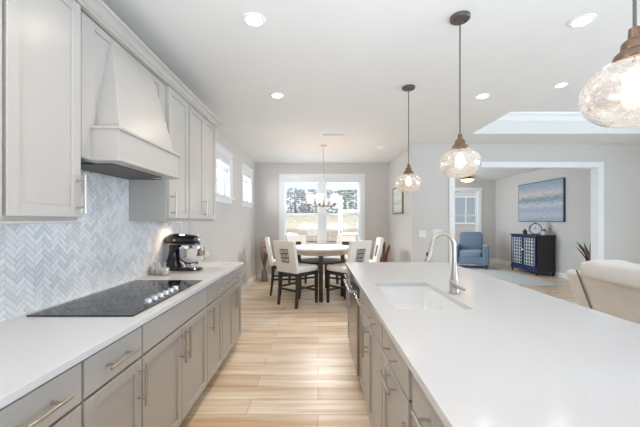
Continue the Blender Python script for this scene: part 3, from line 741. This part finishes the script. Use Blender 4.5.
# worktop with sink cut-out
SX0, SX1, SD0, SD1 = 0.42, 0.825, 1.69, 2.44
def f(b):
    X0, X1, Y0, Y1 = 0.306, 1.452, 0.56, 3.612
    out = [(X0, Y0), (X1, Y0), (X1, Y1), (X0, Y1)]; inn = [(SX0, SD0), (SX1, SD0), (SX1, SD1), (SX0, SD1)]
    vt = lambda L, z: [b.bm.verts.new((p[0], p[1], z)) for p in L]
    A, B, C, D = vt(out, 0.914), vt(inn, 0.914), vt(out, 0.884), vt(inn, 0.884)
    for i in range(4):
        j = (i+1) % 4
        b.bm.faces.new((A[i], A[j], B[j], B[i])); b.bm.faces.new((C[i], D[i], D[j], C[j]))
        b.bm.faces.new((A[i], C[i], C[j], A[j])); b.bm.faces.new((B[i], B[j], D[j], D[i]))
tag(one(f, 'island_countertop', QUARTZ, bevel=0.003), 'large white quartz island countertop with sink cutout', 'countertop')
t = thing('kitchen_sink', 'white undermount sink set in the island', 'sink', (0.615, 2.065, 0.67))
def f(b):
    e = 0.004
    rr = lambda x0, x1, y0, y1, r, z: [(cx+r*math.cos(a), cy+r*math.sin(a), z) for (cx, cy, a0) in ((x1-r, y1-r, 0), (x0+r, y1-r, PI/2), (x0+r, y0+r, PI), (x1-r, y0+r, 1.5*PI)) for a in (a0, a0+PI/8, a0+PI/4, a0+3*PI/8, a0+PI/2)]
    x0, x1, y0, y1 = SX0-e, SX1+e, SD0-e, SD1+e
    rings = [rr(x0, x1, y0, y1, 0.02, 0.883), rr(x0+0.006, x1-0.006, y0+0.006, y1-0.006, 0.03, 0.72), rr(x0+0.03, x1-0.03, y0+0.03, y1-0.03, 0.03, 0.69), rr(x0+0.15, x1-0.15, y0+0.3, y1-0.3, 0.03, 0.686)]
    outer = [rr(x0+0.02, x1-0.02, y0+0.02, y1-0.02, 0.03, 0.672), rr(x0-0.012, x1+0.012, y0-0.012, y1+0.012, 0.03, 0.72), rr(x0-0.014, x1+0.014, y0-0.014, y1+0.014, 0.03, 0.883)]
    b.loft(list(reversed(rings))+list(reversed(outer)), cap=True)
    # lip between inner and outer top rims is the shared loft step
def sink(b):
    e = 0.004
    x0, x1, y0, y1 = SX0-e, SX1+e, SD0-e, SD1+e
    def rr(d, r, z):
        X0, X1, Y0, Y1 = x0+d, x1-d, y0+d, y1-d
        return [(cx+r*math.cos(a), cy+r*math.sin(a), z) for (cx, cy, a0) in ((X1-r, Y1-r, 0), (X0+r, Y1-r, PI/2), (X0+r, Y0+r, PI), (X1-r, Y0+r, 1.5*PI)) for a in (a0, a0+PI/8, a0+PI/4, a0+3*PI/8, a0+PI/2)]
    b.loft([rr(0.04, 0.02, 0.686), rr(0.022, 0.03, 0.690), rr(0.010, 0.03, 0.705), rr(0.004, 0.02, 0.76), rr(0, 0.012, 0.883), rr(-0.012, 0.02, 0.883), rr(-0.012, 0.02, 0.69), rr(0.02, 0.03, 0.672)])
one(sink, 'basin', CERAMIC, t, True)
one(lambda b: b.lathe([(0.045, 0.6862), (0.045, 0.689), (0.03, 0.689), (0.028, 0.6865)], (0.615, 2.15, 0), 28), 'drain', STEEL, t, True)
one(lambda b: b.cyl((SX1+0.0022, 2.16, 0.80), (SX1+0.0010, 2.16, 0.80), 0.011, seg=18), 'maker_mark', mat('pale_grey_print', (196, 196, 198), 0.5, noise=0.01), t, True)

t = thing('kitchen_faucet', 'brushed nickel gooseneck faucet standing on the island', 'faucet', (0.885, 2.08, 0.914))
FX, FD = 0.885, 2.08
one(lambda b: b.lathe([(0.030, 0.914), (0.031, 0.920), (0.028, 0.924), (0.027, 0.985), (0.026, 0.993), (0.022, 1.012), (0.0165, 1.06), (0.0145, 1.12)], (FX, FD, 0), 28), 'body', NICKEL, t, True)
arc = [(FX, FD, 1.11), (FX, FD, 1.215)]
for k in range(1, 15):
    a = PI*k/14*0.92
    arc.append((FX-0.074+0.074*math.cos(a), FD-0.006*k/14, 1.213+0.086*math.sin(a)))
lx, ly, lz = arc[-1]
arc += [(lx-0.009, ly-0.002, lz-0.03)]
one(lambda b: b.tube(arc, 0.0135, 14), 'gooseneck', NICKEL, t, True)
ex, ey, ez = arc[-1]
sh = one(lambda b: b.tube([(ex, ey, ez), (ex-0.006, ey, ez-0.02), (ex-0.013, ey, ez-0.050), (ex-0.021, ey, ez-0.082), (ex-0.022, ey, ez-0.088)], [0.014, 0.016, 0.0185, 0.023, 0.020], 18), 'spray_head', NICKEL, t, True)
one(lambda b: b.ball((ex-0.026, ey-0.008, ez-0.040), 0.007, 0.007, 0.016), 'spray_button', BLACK, sh, True)
one(lambda b: b.tube([(FX, FD-0.015, 0.962), (FX+0.004, FD-0.042, 0.964)], [0.016, 0.015], 16), 'valve_body', NICKEL, t, True)
one(lambda b: b.tube([(FX+0.050, FD-0.040, 0.945), (FX+0.02, FD-0.044, 0.958), (FX-0.02, FD-0.046, 0.982), (FX-0.052, FD-0.050, 1.008)], [0.011, 0.012, 0.010, 0.007], 12), 'lever_handle', NICKEL, t, True)

# ------------------------------------------------------------------ ceiling fittings
def downlight(label, x, d, z, watt):
    t = thing('recessed_downlight', label, 'downlight', (x, d, z), 'recessed ceiling downlights')
    one(lambda b: b.lathe([(0.052, z-0.001), (0.054, z-0.008), (0.074, z-0.006), (0.076, z-0.0005)], (x, d, 0), 32), 'trim_ring', TRIM, t, True)
    one(lambda b: b.lathe([(0.052, z-0.0095), (0.050, z-0.0105), (0.001, z-0.011)], (x, d, 0), 32), 'lens', LENS, t, True)
    lo = light('lamp', 'SPOT', (0, 0, -0.03), (0, 0, 0), watt, (1.0, 0.86, 0.70), spot_size=R(150), spot_blend=1.0, shadow_soft_size=0.06)
    lo.parent = t
DW = 15
downlight('recessed ceiling downlight nearest camera above left counter', -0.43, 2.16, H, DW)
downlight('recessed ceiling downlight above far end of left counter', -0.44, 3.46, H, DW)
downlight('recessed ceiling downlight top right beside the nearest pendant', 1.79, 2.17, H, DW*0.25)
downlight('recessed ceiling downlight right of the middle pendant rod', 1.79, 3.48, H, DW*0.25)
downlight('recessed ceiling downlight inside the living room tray', 2.98, 3.93, 3.05, DW*0.25)
light('kitchen_lamp', 'SPOT', (-0.43, 0.86, H-0.03), (0, 0, 0), DW, (1.0, 0.86, 0.70), spot_size=R(150), spot_blend=1.0, shadow_soft_size=0.06)

t = thing('ceiling_vent', 'white ceiling air vent above the dining table', 'vent', (0.235, 5.0, H))
one(lambda b: [b.box(0.05, 0.42, 4.90, 4.92, H-0.012, H-0.0005), b.box(0.05, 0.42, 5.08, 5.10, H-0.012, H-0.0005), b.box(0.05, 0.07, 4.92, 5.08, H-0.012, H-0.0005), b.box(0.40, 0.42, 4.92, 5.08, H-0.012, H-0.0005)], 'frame', TRIM, t)
def f(b):
    for k in range(9): b.hull([(0.07, 4.925+k*0.0175, H-0.003), (0.40, 4.925+k*0.0175, H-0.003), (0.40, 4.927+k*0.0175, H-0.002), (0.07, 4.927+k*0.0175, H-0.002)], [(0.07, 4.936+k*0.0175, H-0.012), (0.40, 4.936+k*0.0175, H-0.012), (0.40, 4.938+k*0.0175, H-0.011), (0.07, 4.938+k*0.0175, H-0.011)])
one(f, 'louvre', mat('vent_grey', (214, 214, 214), 0.5, noise=0.01), t)
t = thing('smoke_detector', 'round white smoke detector on dining ceiling', 'detector', (1.14, 5.87, H))
one(lambda b: b.lathe([(0.066, H-0.0005), (0.066, H-0.02), (0.05, H-0.034), (0.001, H-0.036)], (1.14, 5.87, 0), 28), 'housing', PLASTICW, t, True)
one(lambda b: b.lathe([(0.013, H-0.035), (0.011, H-0.040), (0.001, H-0.040)], (1.14, 5.87, 0), 14), 'test_button', PLASTICW, t, True)

def pendant():
    """local origin at globe centre; ceiling H-1.77 above"""
    top = H-1.765
    t = thing('pendant_light', '', 'pendant lamp', (0, 0, 0), 'glass pendants over the island')
    one(lambda b: b.lathe([(0.064, top-0.0005), (0.064, top-0.018), (0.058, top-0.024), (0.001, top-0.026)], (0, 0, 0), 32), 'ceiling_canopy', DKMETAL, t, True)
    one(lambda b: [b.ball((0.035, 0, top-0.026), 0.006), b.ball((-0.035, 0, top-0.026), 0.006)], 'canopy_screw', BLACK, t, True)
    one(lambda b: b.cyl((0, 0, 0.18), (0, 0, top-0.02), 0.0045, seg=10), 'stem', DKMETAL, t, True)
    one(lambda b: b.lathe([(0.007, 0.195), (0.014, 0.190), (0.016, 0.160), (0.025, 0.155), (0.031, 0.148), (0.033, 0.126), (0.043, 0.121), (0.050, 0.111), (0.052, 0.097), (0.060, 0.092), (0.060, 0.084), (0.050, 0.083)], (0, 0, 0), 32), 'socket_cap', BRONZE, t, True)
    N = 20; pr = []
    for i in range(N+1):
        a = R(62) - (R(62)+R(68))*i/N
        pr.append((0.131*math.cos(a)**0.85, 0.098*math.sin(a)))
    inner = [(r-0.003, z) for (r, z) in reversed(pr)]
    one(lambda b: b.lathe(pr+inner, (0, 0, 0), 48, closed=True), 'glass_globe', SEED, t, True)
    bl = one(lambda b: b.lathe([(0.012, 0.075), (0.014, 0.058), (0.024, 0.036), (0.030, 0.012), (0.026, -0.012), (0.012, -0.026), (0.001, -0.028)], (0, 0, 0), 24), 'bulb', BULB, t, True)
    one(lambda b: b.cyl((0, 0, 0.07), (0, 0, 0.10), 0.018), 'lamp_holder', BRONZE, bl, True)
    return t
pd = pendant(); pd['label'] = 'farthest seeded glass pendant over island, beside dining nook'; place(pd, (0.92, 3.25, 1.765))
dup(pd, 'middle seeded glass pendant hanging behind the faucet', (0.945, 2.13, 1.765))
dup(pd, 'nearest and largest glass pendant at upper right edge', (0.945, 0.955, 1.765))

# chandelier
t = thing('chandelier', 'nickel chandelier with white glass shades above dining table', 'chandelier', (0.10, 5.78, 1.64))
cx, cy = 0.10, 5.78
one(lambda b: b.lathe([(0.062, H-0.0005), (0.060, H-0.015), (0.02, H-0.032), (0.008, H-0.036)], (cx, cy, 0), 28), 'ceiling_canopy', NICKEL, t, True)
one(lambda b: b.cyl((cx, cy, 1.68), (cx, cy, H-0.03), 0.006, seg=10), 'stem', NICKEL, t, True)
one(lambda b: b.lathe([(0.001, 1.625), (0.018, 1.632), (0.028, 1.65), (0.026, 1.668), (0.012, 1.69), (0.010, 1.80), (0.006, 1.86)], (cx, cy, 0), 24), 'hub', DKNICK, t, True)
for k in range(5):
    a = 2*PI*k/5 + PI; ux, uy = math.cos(a), math.sin(a)
    P = lambda r, z: (cx+ux*r, cy+uy*r, z)
    arm = one(lambda b: [b.tube([P(0.02, 1.655), P(0.08, 1.645), P(0.18, 1.642), P(0.228, 1.652), P(0.238, 1.68)], 0.006, 8), b.lathe([(0.010, 1.672), (0.03, 1.68), (0.034, 1.692), (0.02, 1.698)], (cx+ux*0.238, cy+uy*0.238, 0), 18)], 'arm', DKNICK, t, True)
    one(lambda b: b.lathe([(0.036, 1.696), (0.055, 1.702), (0.061, 1.74), (0.063, 1.845), (0.059, 1.845), (0.057, 1.74), (0.046, 1.706), (0.02, 1.700)], (cx+ux*0.238, cy+uy*0.238, 0), 24), 'glass_shade', SHADE, arm, True)

lo = light('lamp', 'SPOT', (0, 0, -0.03), (0, 0, 0), 22, (1, 0.95, 0.88), spot_size=R(165), spot_blend=0.5, shadow_soft_size=0.05); lo.parent = t
# under-cabinet strips
t = thing('puck_light', 'warm round puck light beneath the upper cabinet beyond hood', 'light', (-1.33, 3.08, 1.378))
one(lambda b: b.lathe([(0.036, 1.3795), (0.036, 1.368), (0.028, 1.366), (0.027, 1.3665)], (-1.33, 3.08, 0), 24), 'housing', PLASTICW, t, True)
one(lambda b: b.lathe([(0.027, 1.3665), (0.02, 1.3655), (0.001, 1.3655)], (-1.33, 3.08, 0), 24), 'lens', STRIP, t, True)
lo = light('lamp', 'SPOT', (0, 0, -0.018), (0, 0, 0), 4.5, (1.0, 0.74, 0.48), spot_size=R(160), spot_blend=1.0, shadow_soft_size=0.03); lo.parent = t

# ------------------------------------------------------------------ dining set
t = thing('dining_table', 'round stone topped dining table on dark wooden legs', 'table', (0.05, 5.85, 0))
TX, TD = 0.05, 5.85
one(lambda b: b.lathe([(0.60, 0.872), (0.617, 0.876), (0.62, 0.884), (0.62, 0.902), (0.612, 0.910), (0.001, 0.910)], (TX, TD, 0), 72), 'top', STONE, t, True)
one(lambda b: b.lathe([(0.001, 0.79), (0.50, 0.79), (0.53, 0.80), (0.545, 0.872), (0.001, 0.872)], (TX, TD, 0), 72), 'apron', BEIGEAPRON, t, True)
for k in range(4):
    a = k*PI/2; lx, ly = TX+0.40*math.sin(a), TD-0.40*math.cos(a)
    one(lambda b: b.box(lx-0.035, lx+0.035, ly-0.035, ly+0.035, 0, 0.79), 'leg', DARKWOOD, t, bevel=0.004)
one(lambda b: b.lathe([(0.001, 0.63), (0.36, 0.63), (0.365, 0.64), (0.36, 0.66), (0.001, 0.66)], (TX, TD, 0), 48), 'lower_shelf', DARKWOOD, t, True)

def chair():
    t = thing('dining_chair', '', 'chair', (0, 0, 0), 'cream chairs around the dining table')
    sh = lambda z: -0.20*max(0, z-0.58)
    def f(b):  # padded back with a square cut-out
        y0, y1 = -0.285, -0.225; hw = 0.225; wx, wz0, wz1 = 0.10, 0.71, 0.93; zt = 1.06
        b.box(-hw, -wx, y0, y1, 0.55, zt); b.box(wx, hw, y0, y1, 0.55, zt)
        b.box(-wx, wx, y0, y1, 0.55, wz0); b.box(-wx, wx, y0, y1, wz1, zt)
        b.xform(lambda v: (v.x*(1+0.10*(v.z-0.55)), v.y+sh(v.z), v.z))
    one(f, 'backrest', CREAM, t)
    def f(b):
        for i in range(3):
            for j in range(3):
                x, z = -0.063+i*0.063, 0.752+j*0.068; r = 0.027
                b.lathe([(r, -0.005), (r, 0.005), (r-0.008, 0.005), (r-0.008, -0.005)], (x, -0.268, z), 12, axis='y', closed=True)
        b.xform(lambda v: (v.x, v.y+sh(v.z), v.z))
    one(f, 'fretwork', CREAM, t)
    def f(b): b.box(-0.101, 0.101, -0.262, -0.232, 0.709, 0.931); b.xform(lambda v: (v.x, v.y+sh(v.z), v.z))
    one(f, 'inset_panel', DARKWOOD, t)
    one(lambda b: b.puff(-0.235, 0.235, -0.235, 0.26, 0.545, 0.64, 0.28, 8), 'seat', CREAM, t, True)
    one(lambda b: [b.box(-0.21, 0.21, 0.205, 0.225, 0.49, 0.555), b.box(-0.21, 0.21, -0.235, -0.215, 0.49, 0.555), b.box(-0.215, -0.195, -0.215, 0.205, 0.49, 0.555), b.box(0.195, 0.215, -0.215, 0.205, 0.49, 0.555)], 'seat_frame', DARKWOOD, t)
    q = lambda cx, cy, h, z: [(cx-h, cy-h, z), (cx+h, cy-h, z), (cx+h, cy+h, z), (cx-h, cy+h, z)]
    for s in (-1, 1):
        one(lambda b: b.loft([q(s*0.20, 0.215, 0.017, 0), q(s*0.20, 0.210, 0.024, 0.55)]), 'leg', DARKWOOD, t)
        one(lambda b: b.loft([q(s*0.20, -0.275, 0.017, 0), q(s*0.20, -0.25, 0.021, 0.2), q(s*0.20, -0.235, 0.024, 0.40), q(s*0.20, -0.235, 0.024, 0.56)]), 'leg', DARKWOOD, t)
        one(lambda b: b.box(s*0.20-0.011, s*0.20+0.011, -0.245, 0.205, 0.28, 0.312), 'stretcher', DARKWOOD, t)
    one(lambda b: b.box(-0.20, 0.20, 0.20, 0.222, 0.20, 0.235), 'foot_rail', DARKWOOD, t)
    one(lambda b: b.box(-0.20, 0.20, -0.256, -0.236, 0.25, 0.282), 'foot_rail', DARKWOOD, t)
    return t
ch = chair(); ch['label'] = 'nearest cream dining chair, left of table, back to camera'; place(ch, (-0.32, 5.36, 0), R(-40))
dup(ch, 'cream dining chair beside the dishwasher corner of the island', (0.46, 5.36, 0), R(40))
dup(ch, 'cream dining chair at left of table beside dried stems', (-0.62, 6.12, 0), R(-84))
dup(ch, 'cream dining chair at right of table beside brown vase', (0.82, 6.03, 0), R(88))
dup(ch, 'cream dining chair behind table below right window pane', (0.45, 6.66, 0), R(180-32))
dup(ch, 'cream dining chair behind table below left window pane', (-0.30, 6.70, 0), R(180+32))

# dried stems in a floor vase
t = thing('dried_stem_vase', 'tall floor vase of dried stems with pale buds in corner', 'vase', (-1.22, 7.28, 0))
one(lambda b: b.lathe([(0.075, 0), (0.085, 0.01), (0.078, 0.10), (0.062, 0.22), (0.05, 0.27), (0.044, 0.27), (0.05, 0.22), (0.06, 0.03), (0.001, 0.02)], (-1.22, 7.28, 0), 24), 'vase', VASEG, t, True)
rnd = random.Random(3); buds = []
def f(b):
    for k in range(34):
        a = rnd.uniform(0, 2*PI); r0 = rnd.uniform(0, 0.03); r1 = rnd.uniform(0.04, 0.16); zt = rnd.uniform(0.70, 1.02)
        p0 = Vector((-1.22+r0*math.cos(a), 7.28+r0*math.sin(a), 0.05)); p1 = Vector((-1.22+0.02*math.cos(a), 7.28+0.02*math.sin(a), 0.34)); p2 = Vector((-1.22+r1*math.cos(a)*0.7, 7.28+r1*math.sin(a)*0.7, 0.6)); p3 = Vector((-1.22+r1*math.cos(a), 7.28+r1*math.sin(a)*0.9, zt))
        b.tube([p0, p1, p2, p3], [0.005, 0.006, 0.004, 0.003], 5)
        for q in range(3):
            u = rnd.uniform(0.2, 1); buds.append(p2.lerp(p3, u))
one(f, 'stems', TWIG, t)
def f(b):
    for p in buds: b.ball(p, rnd.uniform(0.010, 0.014), None, 0.016, 6, 5)
one(f, 'buds', BUD, t)['kind'] = 'stuff'
t = thing('carved_wood_vase', 'brown wooden floor vase with upright slabs, right dining corner', 'vase', (1.46, 7.25, 0))
one(lambda b: b.lathe([(0.07, 0), (0.09, 0.02), (0.10, 0.25), (0.085, 0.45), (0.07, 0.55), (0.06, 0.55), (0.075, 0.44), (0.085, 0.24), (0.001, 0.03)], (1.46, 7.25, 0), 24), 'vase', BROWNW, t, True)
for (dx, dy, lean, h) in ((-0.035, 0.0, -0.05, 0.93), (0.02, 0.02, 0.03, 0.90), (0.045, -0.02, 0.11, 0.84)):
    def f(b):
        x, y = 1.46+dx, 7.25+dy
        rr = lambda cx, w, z: [(cx-w, y-0.008, z), (cx+w, y-0.008, z), (cx+w, y+0.008, z), (cx-w, y+0.008, z)]
        b.loft([rr(x*1.0, 0.012, 0.30), rr(x+lean*0.4, 0.030, 0.62), rr(x+lean*0.8, 0.034, h-0.08), rr(x+lean, 0.010, h)])
    one(f, 'wooden_slab', BROWNW, t)
# framed print on the nook right wall
t = thing('framed_print', 'framed pale woodland print on the right dining wall', 'picture', (XN, 6.62, 1.78))
d0, d1, z0, z1 = 6.22, 7.02, 1.52, 2.08
one(lambda b: [b.box(XN-0.03, XN-0.001, d0, d0+0.03, z0, z1), b.box(XN-0.03, XN-0.001, d1-0.03, d1, z0, z1), b.box(XN-0.03, XN-0.001, d0+0.03, d1-0.03, z0, z0+0.03), b.box(XN-0.03, XN-0.001, d0+0.03, d1-0.03, z1-0.03, z1)], 'frame', mat('grey_wood_frame', (128, 118, 106), 0.5, noise=0.1), t)
one(lambda b: b.box(XN-0.018, XN-0.002, d0+0.03, d1-0.03, z0+0.03, z1-0.03), 'print', BOTAN, t)

# ------------------------------------------------------------------ living room sofa
t = thing('leather_sofa', 'white leather recliner sofa with its back to the island', 'sofa', (2.9, 2.1, 0))
bx('base', LEATHER, t, 2.86, 3.42, 1.0, 3.13, 0.05, 0.46, 0.03)
def f(b): b.prism([(2.82, 0.12), (3.00, 0.30), (2.80, 0.90), (2.60, 0.93), (2.535, 0.90)], 'y', 1.06, 3.02)
one(f, 'back', LEATHER, t, bevel=0.02)
def f(b): b.tube([(2.522, 3.022, 0.90), (2.81, 3.022, 0.14)], 0.008, 8)
one(f, 'piping', LEATHERSHADE, t)
for (a, c) in ((2.02, 2.985), (1.02, 2.01)):
    def f(b):
        b.puff(2.46, 2.80, a, c, 0.84, 1.022, 0.42, 10)
        b.xform(lambda v: (v.x, v.y, v.z+0.010*math.sin(v.y*23)*max(0, (v.z-0.9)/0.13)))
    one(f, 'head_cushion', LEATHER, t, True)
for (a, c) in ((1.06, 2.03), (2.05, 3.02)): one(lambda b: b.puff(2.78, 3.44, a, c, 0.40, 0.56, 0.3, 8), 'seat_cushion', LEATHER, t, True)
for (a, c) in ((3.025, 3.22), (0.86, 1.055)):
    one(lambda b: b.prism([(2.84, 0.06), (3.42, 0.06), (3.42, 0.56), (3.30, 0.62), (2.90, 0.68), (2.72, 0.86), (2.60, 0.885), (2.55, 0.86)], 'y', a, c), 'arm', LEATHER, t, bevel=0.03, seg=3)
t.location.y += 0.10

# ------------------------------------------------------------------ study beyond the cased opening
tag(bx('area_rug', RUGM, None, 2.7, 5.17, 6.75, 10.0, 0.001, 0.014, 0.004), 'pale grey blue rug under the blue armchair', 'rug')
def armchair():
    t = thing('blue_armchair', 'blue fabric recliner armchair by the far study window', 'armchair')
    one(lambda b: b.box(-0.30, 0.30, -0.38, 0.36, 0.12, 0.34), 'base', BLUEFAB, t, bevel=0.02)
    one(lambda b: b.puff(-0.295, 0.295, -0.30, 0.41, 0.30, 0.50, 0.28, 8), 'seat_cushion', BLUEFAB, t, True)
    def f(b):
        b.puff(-0.31, 0.31, -0.40, -0.20, 0.40, 1.03, 0.3, 8)
        b.xform(lambda v: (v.x, v.y-0.16*(v.z-0.4), v.z))
    one(f, 'backrest', BLUEFAB, t, True)
    for s in (-1, 1):
        one(lambda b: b.box(min(s*0.30, s*0.45), max(s*0.30, s*0.45), -0.40, 0.43, 0.12, 0.66), 'arm', BLUEFAB, t, bevel=0.03, seg=3)
        for y in (-0.36, 0.38): one(lambda b: b.cyl((s*0.39, y, 0), (s*0.39, y, 0.125), 0.018, 0.028, 12), 'foot', DARKWOOD, t, True)
    one(lambda b: b.box(-0.30, 0.30, 0.36, 0.395, 0.14, 0.335), 'footrest_panel', BLUEFAB, t, bevel=0.01)
    return t
place(armchair(), (4.54, 9.52, 0.014), R(153)).scale = (1.06, 1.06, 1.0)

t = thing('sideboard_cabinet', 'navy sideboard with pale lattice doors against study wall', 'cabinet', (5.68, 8.5, 0))
CX0, CX1, CD0, CD1 = 5.44, 5.90, 7.96, 9.03
def f(b):
    b.box(CX0+0.02, CX1, CD0, CD0+0.025, 0.08, 0.985); b.box(CX0+0.02, CX1, CD1-0.025, CD1, 0.08, 0.985)
    b.box(CX0+0.02, CX1, CD0+0.025, CD1-0.025, 0.08, 0.105); b.box(CX1-0.02, CX1, CD0+0.025, CD1-0.025, 0.105, 0.985)
one(f, 'body', NAVYDARK, t)
one(lambda b: b.box(CX0-0.01, CX1+0.01, CD0-0.015, CD1+0.015, 0.985, 1.02), 'top', NAVYDARK, t, bevel=0.004)
one(lambda b: b.box(CX0, CX0+0.02, CD0, CD1, 0.08, 0.18), 'plinth', NAVY, t)
for (x, d) in ((CX0+0.03, CD0+0.03), (CX0+0.03, CD1-0.03), (CX1-0.03, CD0+0.03), (CX1-0.03, CD1-0.03)): one(lambda b: b.cyl((x, d, 0), (x, d, 0.08), 0.018, 0.024, 10), 'leg', NAVYDARK, t)
cm = (CD0+CD1)/2
for (a, c) in ((CD0+0.03, cm-0.003), (cm+0.003, CD1-0.03)):
    def f(b):
        s = 0.05
        b.box(CX0-0.004, CX0+0.016, a, a+s, 0.185, 0.98); b.box(CX0-0.004, CX0+0.016, c-s, c, 0.185, 0.98)
        b.box(CX0-0.004, CX0+0.016, a+s, c-s, 0.185, 0.185+s); b.box(CX0-0.004, CX0+0.016, a+s, c-s, 0.98-s, 0.98)
    dr = one(f, 'door', NAVY, t)
    one(lambda b: b.box(CX0+0.006, CX0+0.014, a+0.05, c-0.05, 0.235, 0.93), 'inner_panel', INKNAVY, dr)
    def f(b):
        n, m = 4, 8; pw = (c-a-0.10)/n; ph = 0.695/m
        for i in range(n):
            for j in range(m):
                y, z = a+0.05+pw*(i+0.5), 0.235+ph*(j+0.5); r = pw*0.54
                b.lathe([(r, 0), (r, 0.008), (r-0.016, 0.008), (r-0.016, 0)], (CX0-0.003, y, z), 14, axis='x', closed=True)
    one(f, 'lattice', PALEPANEL, dr)
    hy = c-0.02 if c < cm else a+0.02
    one(lambda b: b.ball((CX0-0.018, hy, 0.62), 0.018, 0.018, 0.03), 'knob', CHROME, dr, True)
# on the sideboard
t = thing('round_clock', 'round black framed clock standing on the navy sideboard', 'clock', (5.60, 8.24, 1.02))
one(lambda b: b.lathe([(0.165, 0), (0.165, 0.05), (0.15, 0.05), (0.15, 0)], (5.56, 8.24, 1.195), 36, axis='x', closed=True), 'rim', BLACK, t, True)
one(lambda b: b.cyl((5.578, 8.24, 1.195), (5.59, 8.24, 1.195), 0.151, seg=36), 'dial', CLOCKF, t)
one(lambda b: [b.tube([(5.575, 8.24, 1.195), (5.575, 8.24, 1.28)], 0.004, 6), b.tube([(5.575, 8.24, 1.195), (5.575, 8.29, 1.22)], 0.005, 6)], 'hands', BLACK, t)
one(lambda b: b.box(5.55, 5.62, 8.16, 8.32, 1.02, 1.036), 'foot', BLACK, t)
one(lambda b: b.lathe([(0.018, 0), (0.02, 0.02), (0.006, 0.028)], (5.585, 8.24, 1.358), 12), 'finial', BLACK, t, True)
t.rotation_euler.z = R(48); t.scale = (0.86, 0.86, 0.86)
def potplant(label, x, d, z, m, s):
    t = thing('potted_succulent', label, 'plant', (x, d, z))
    one(lambda b: b.lathe([(0.045*s, z), (0.062*s, z+0.09*s), (0.055*s, z+0.09*s), (0.04*s, z+0.02*s)], (x, d, 0), 18), 'pot', m, t, True)
    def f(b):
        for k in range(16):
            a = k*2.4; r = 0.012*s+0.0026*s*k; b.tube([(x, d, z+0.08*s), (x+r*math.cos(a), d+r*math.sin(a), z+(0.15-0.003*k)*s)], [0.012*s, 0.003*s], 5)
    one(f, 'leaves', PLANTG, t)
potplant('small green plant in dark pot left of the round clock', 5.56, 8.60, 1.02, POTD, 1.0)
potplant('small green plant in white pot right of the round clock', 5.68, 8.04, 1.02, POTW, 1.1)
# seascape canvas
t = thing('seascape_canvas', 'large blue seascape canvas hanging above the navy sideboard', 'painting', (XS, 8.5, 1.9))
one(lambda b: b.box(XS-0.045, XS-0.002, 7.67, 9.36, 1.37, 2.40), 'canvas', SEA, t)
one(lambda b: [b.box(XS-0.047, XS-0.002, 7.655, 7.67, 1.355, 2.415), b.box(XS-0.047, XS-0.002, 9.36, 9.375, 1.355, 2.415), b.box(XS-0.047, XS-0.002, 7.67, 9.36, 1.355, 1.37), b.box(XS-0.047, XS-0.002, 7.67, 9.36, 2.40, 2.415)], 'edge_frame', mat('slate_frame', (70, 84, 104), 0.5, noise=0.05), t)
# plant beside the jamb
t = thing('dried_leaf_plant', 'brown leaved plant in floor pot behind right door jamb', 'plant', (5.44, 6.35, 0))
one(lambda b: b.lathe([(0.10, 0), (0.15, 0.30), (0.135, 0.30), (0.09, 0.03)], (5.44, 6.35, 0), 24), 'pot', POTD, t, True)
rnd = random.Random(5)
for k in range(26):
    a = rnd.uniform(0, 2*PI); r1 = rnd.uniform(0.10, 0.34); zt = rnd.uniform(0.72, 1.02)
    def f(b):
        c0 = Vector((5.44, 6.35, 0.25)); c1 = Vector((5.44+r1*0.35*math.cos(a), 6.35+r1*0.35*math.sin(a), zt*0.72)); c2 = Vector((5.44+r1*math.cos(a), 6.35+r1*math.sin(a), zt))
        tv = Vector((-math.sin(a), math.cos(a), 0)); up = Vector((0, 0, 0.003))
        rr = lambda c, w: [c-tv*w, c-up, c+tv*w, c+up]
        b.loft([rr(c0, 0.006), rr(c0.lerp(c1, 0.6), 0.010), rr(c1, 0.030), rr(c1.lerp(c2, 0.6), 0.022), rr(c2, 0.003)])
    one(f, 'leaf', DRYLEAF, t)
# flush light in study
t = thing('flush_ceiling_light', 'bronze rimmed bowl ceiling light in the study', 'ceiling light', (4.62, 9.9, H))
one(lambda b: b.lathe([(0.09, H-0.0005), (0.09, H-0.03), (0.20, H-0.05), (0.205, H-0.08), (0.19, H-0.085), (0.001, H-0.05)], (4.62, 9.9, 0), 32), 'rim', mat('oil_bronze', (84, 60, 48), 0.4, 0.7, noise=0.1), t, True)
one(lambda b: b.lathe([(0.188, H-0.086), (0.16, H-0.125), (0.09, H-0.155), (0.001, H-0.165)], (4.62, 9.9, 0), 32), 'glass_bowl', BOWL, t, True)
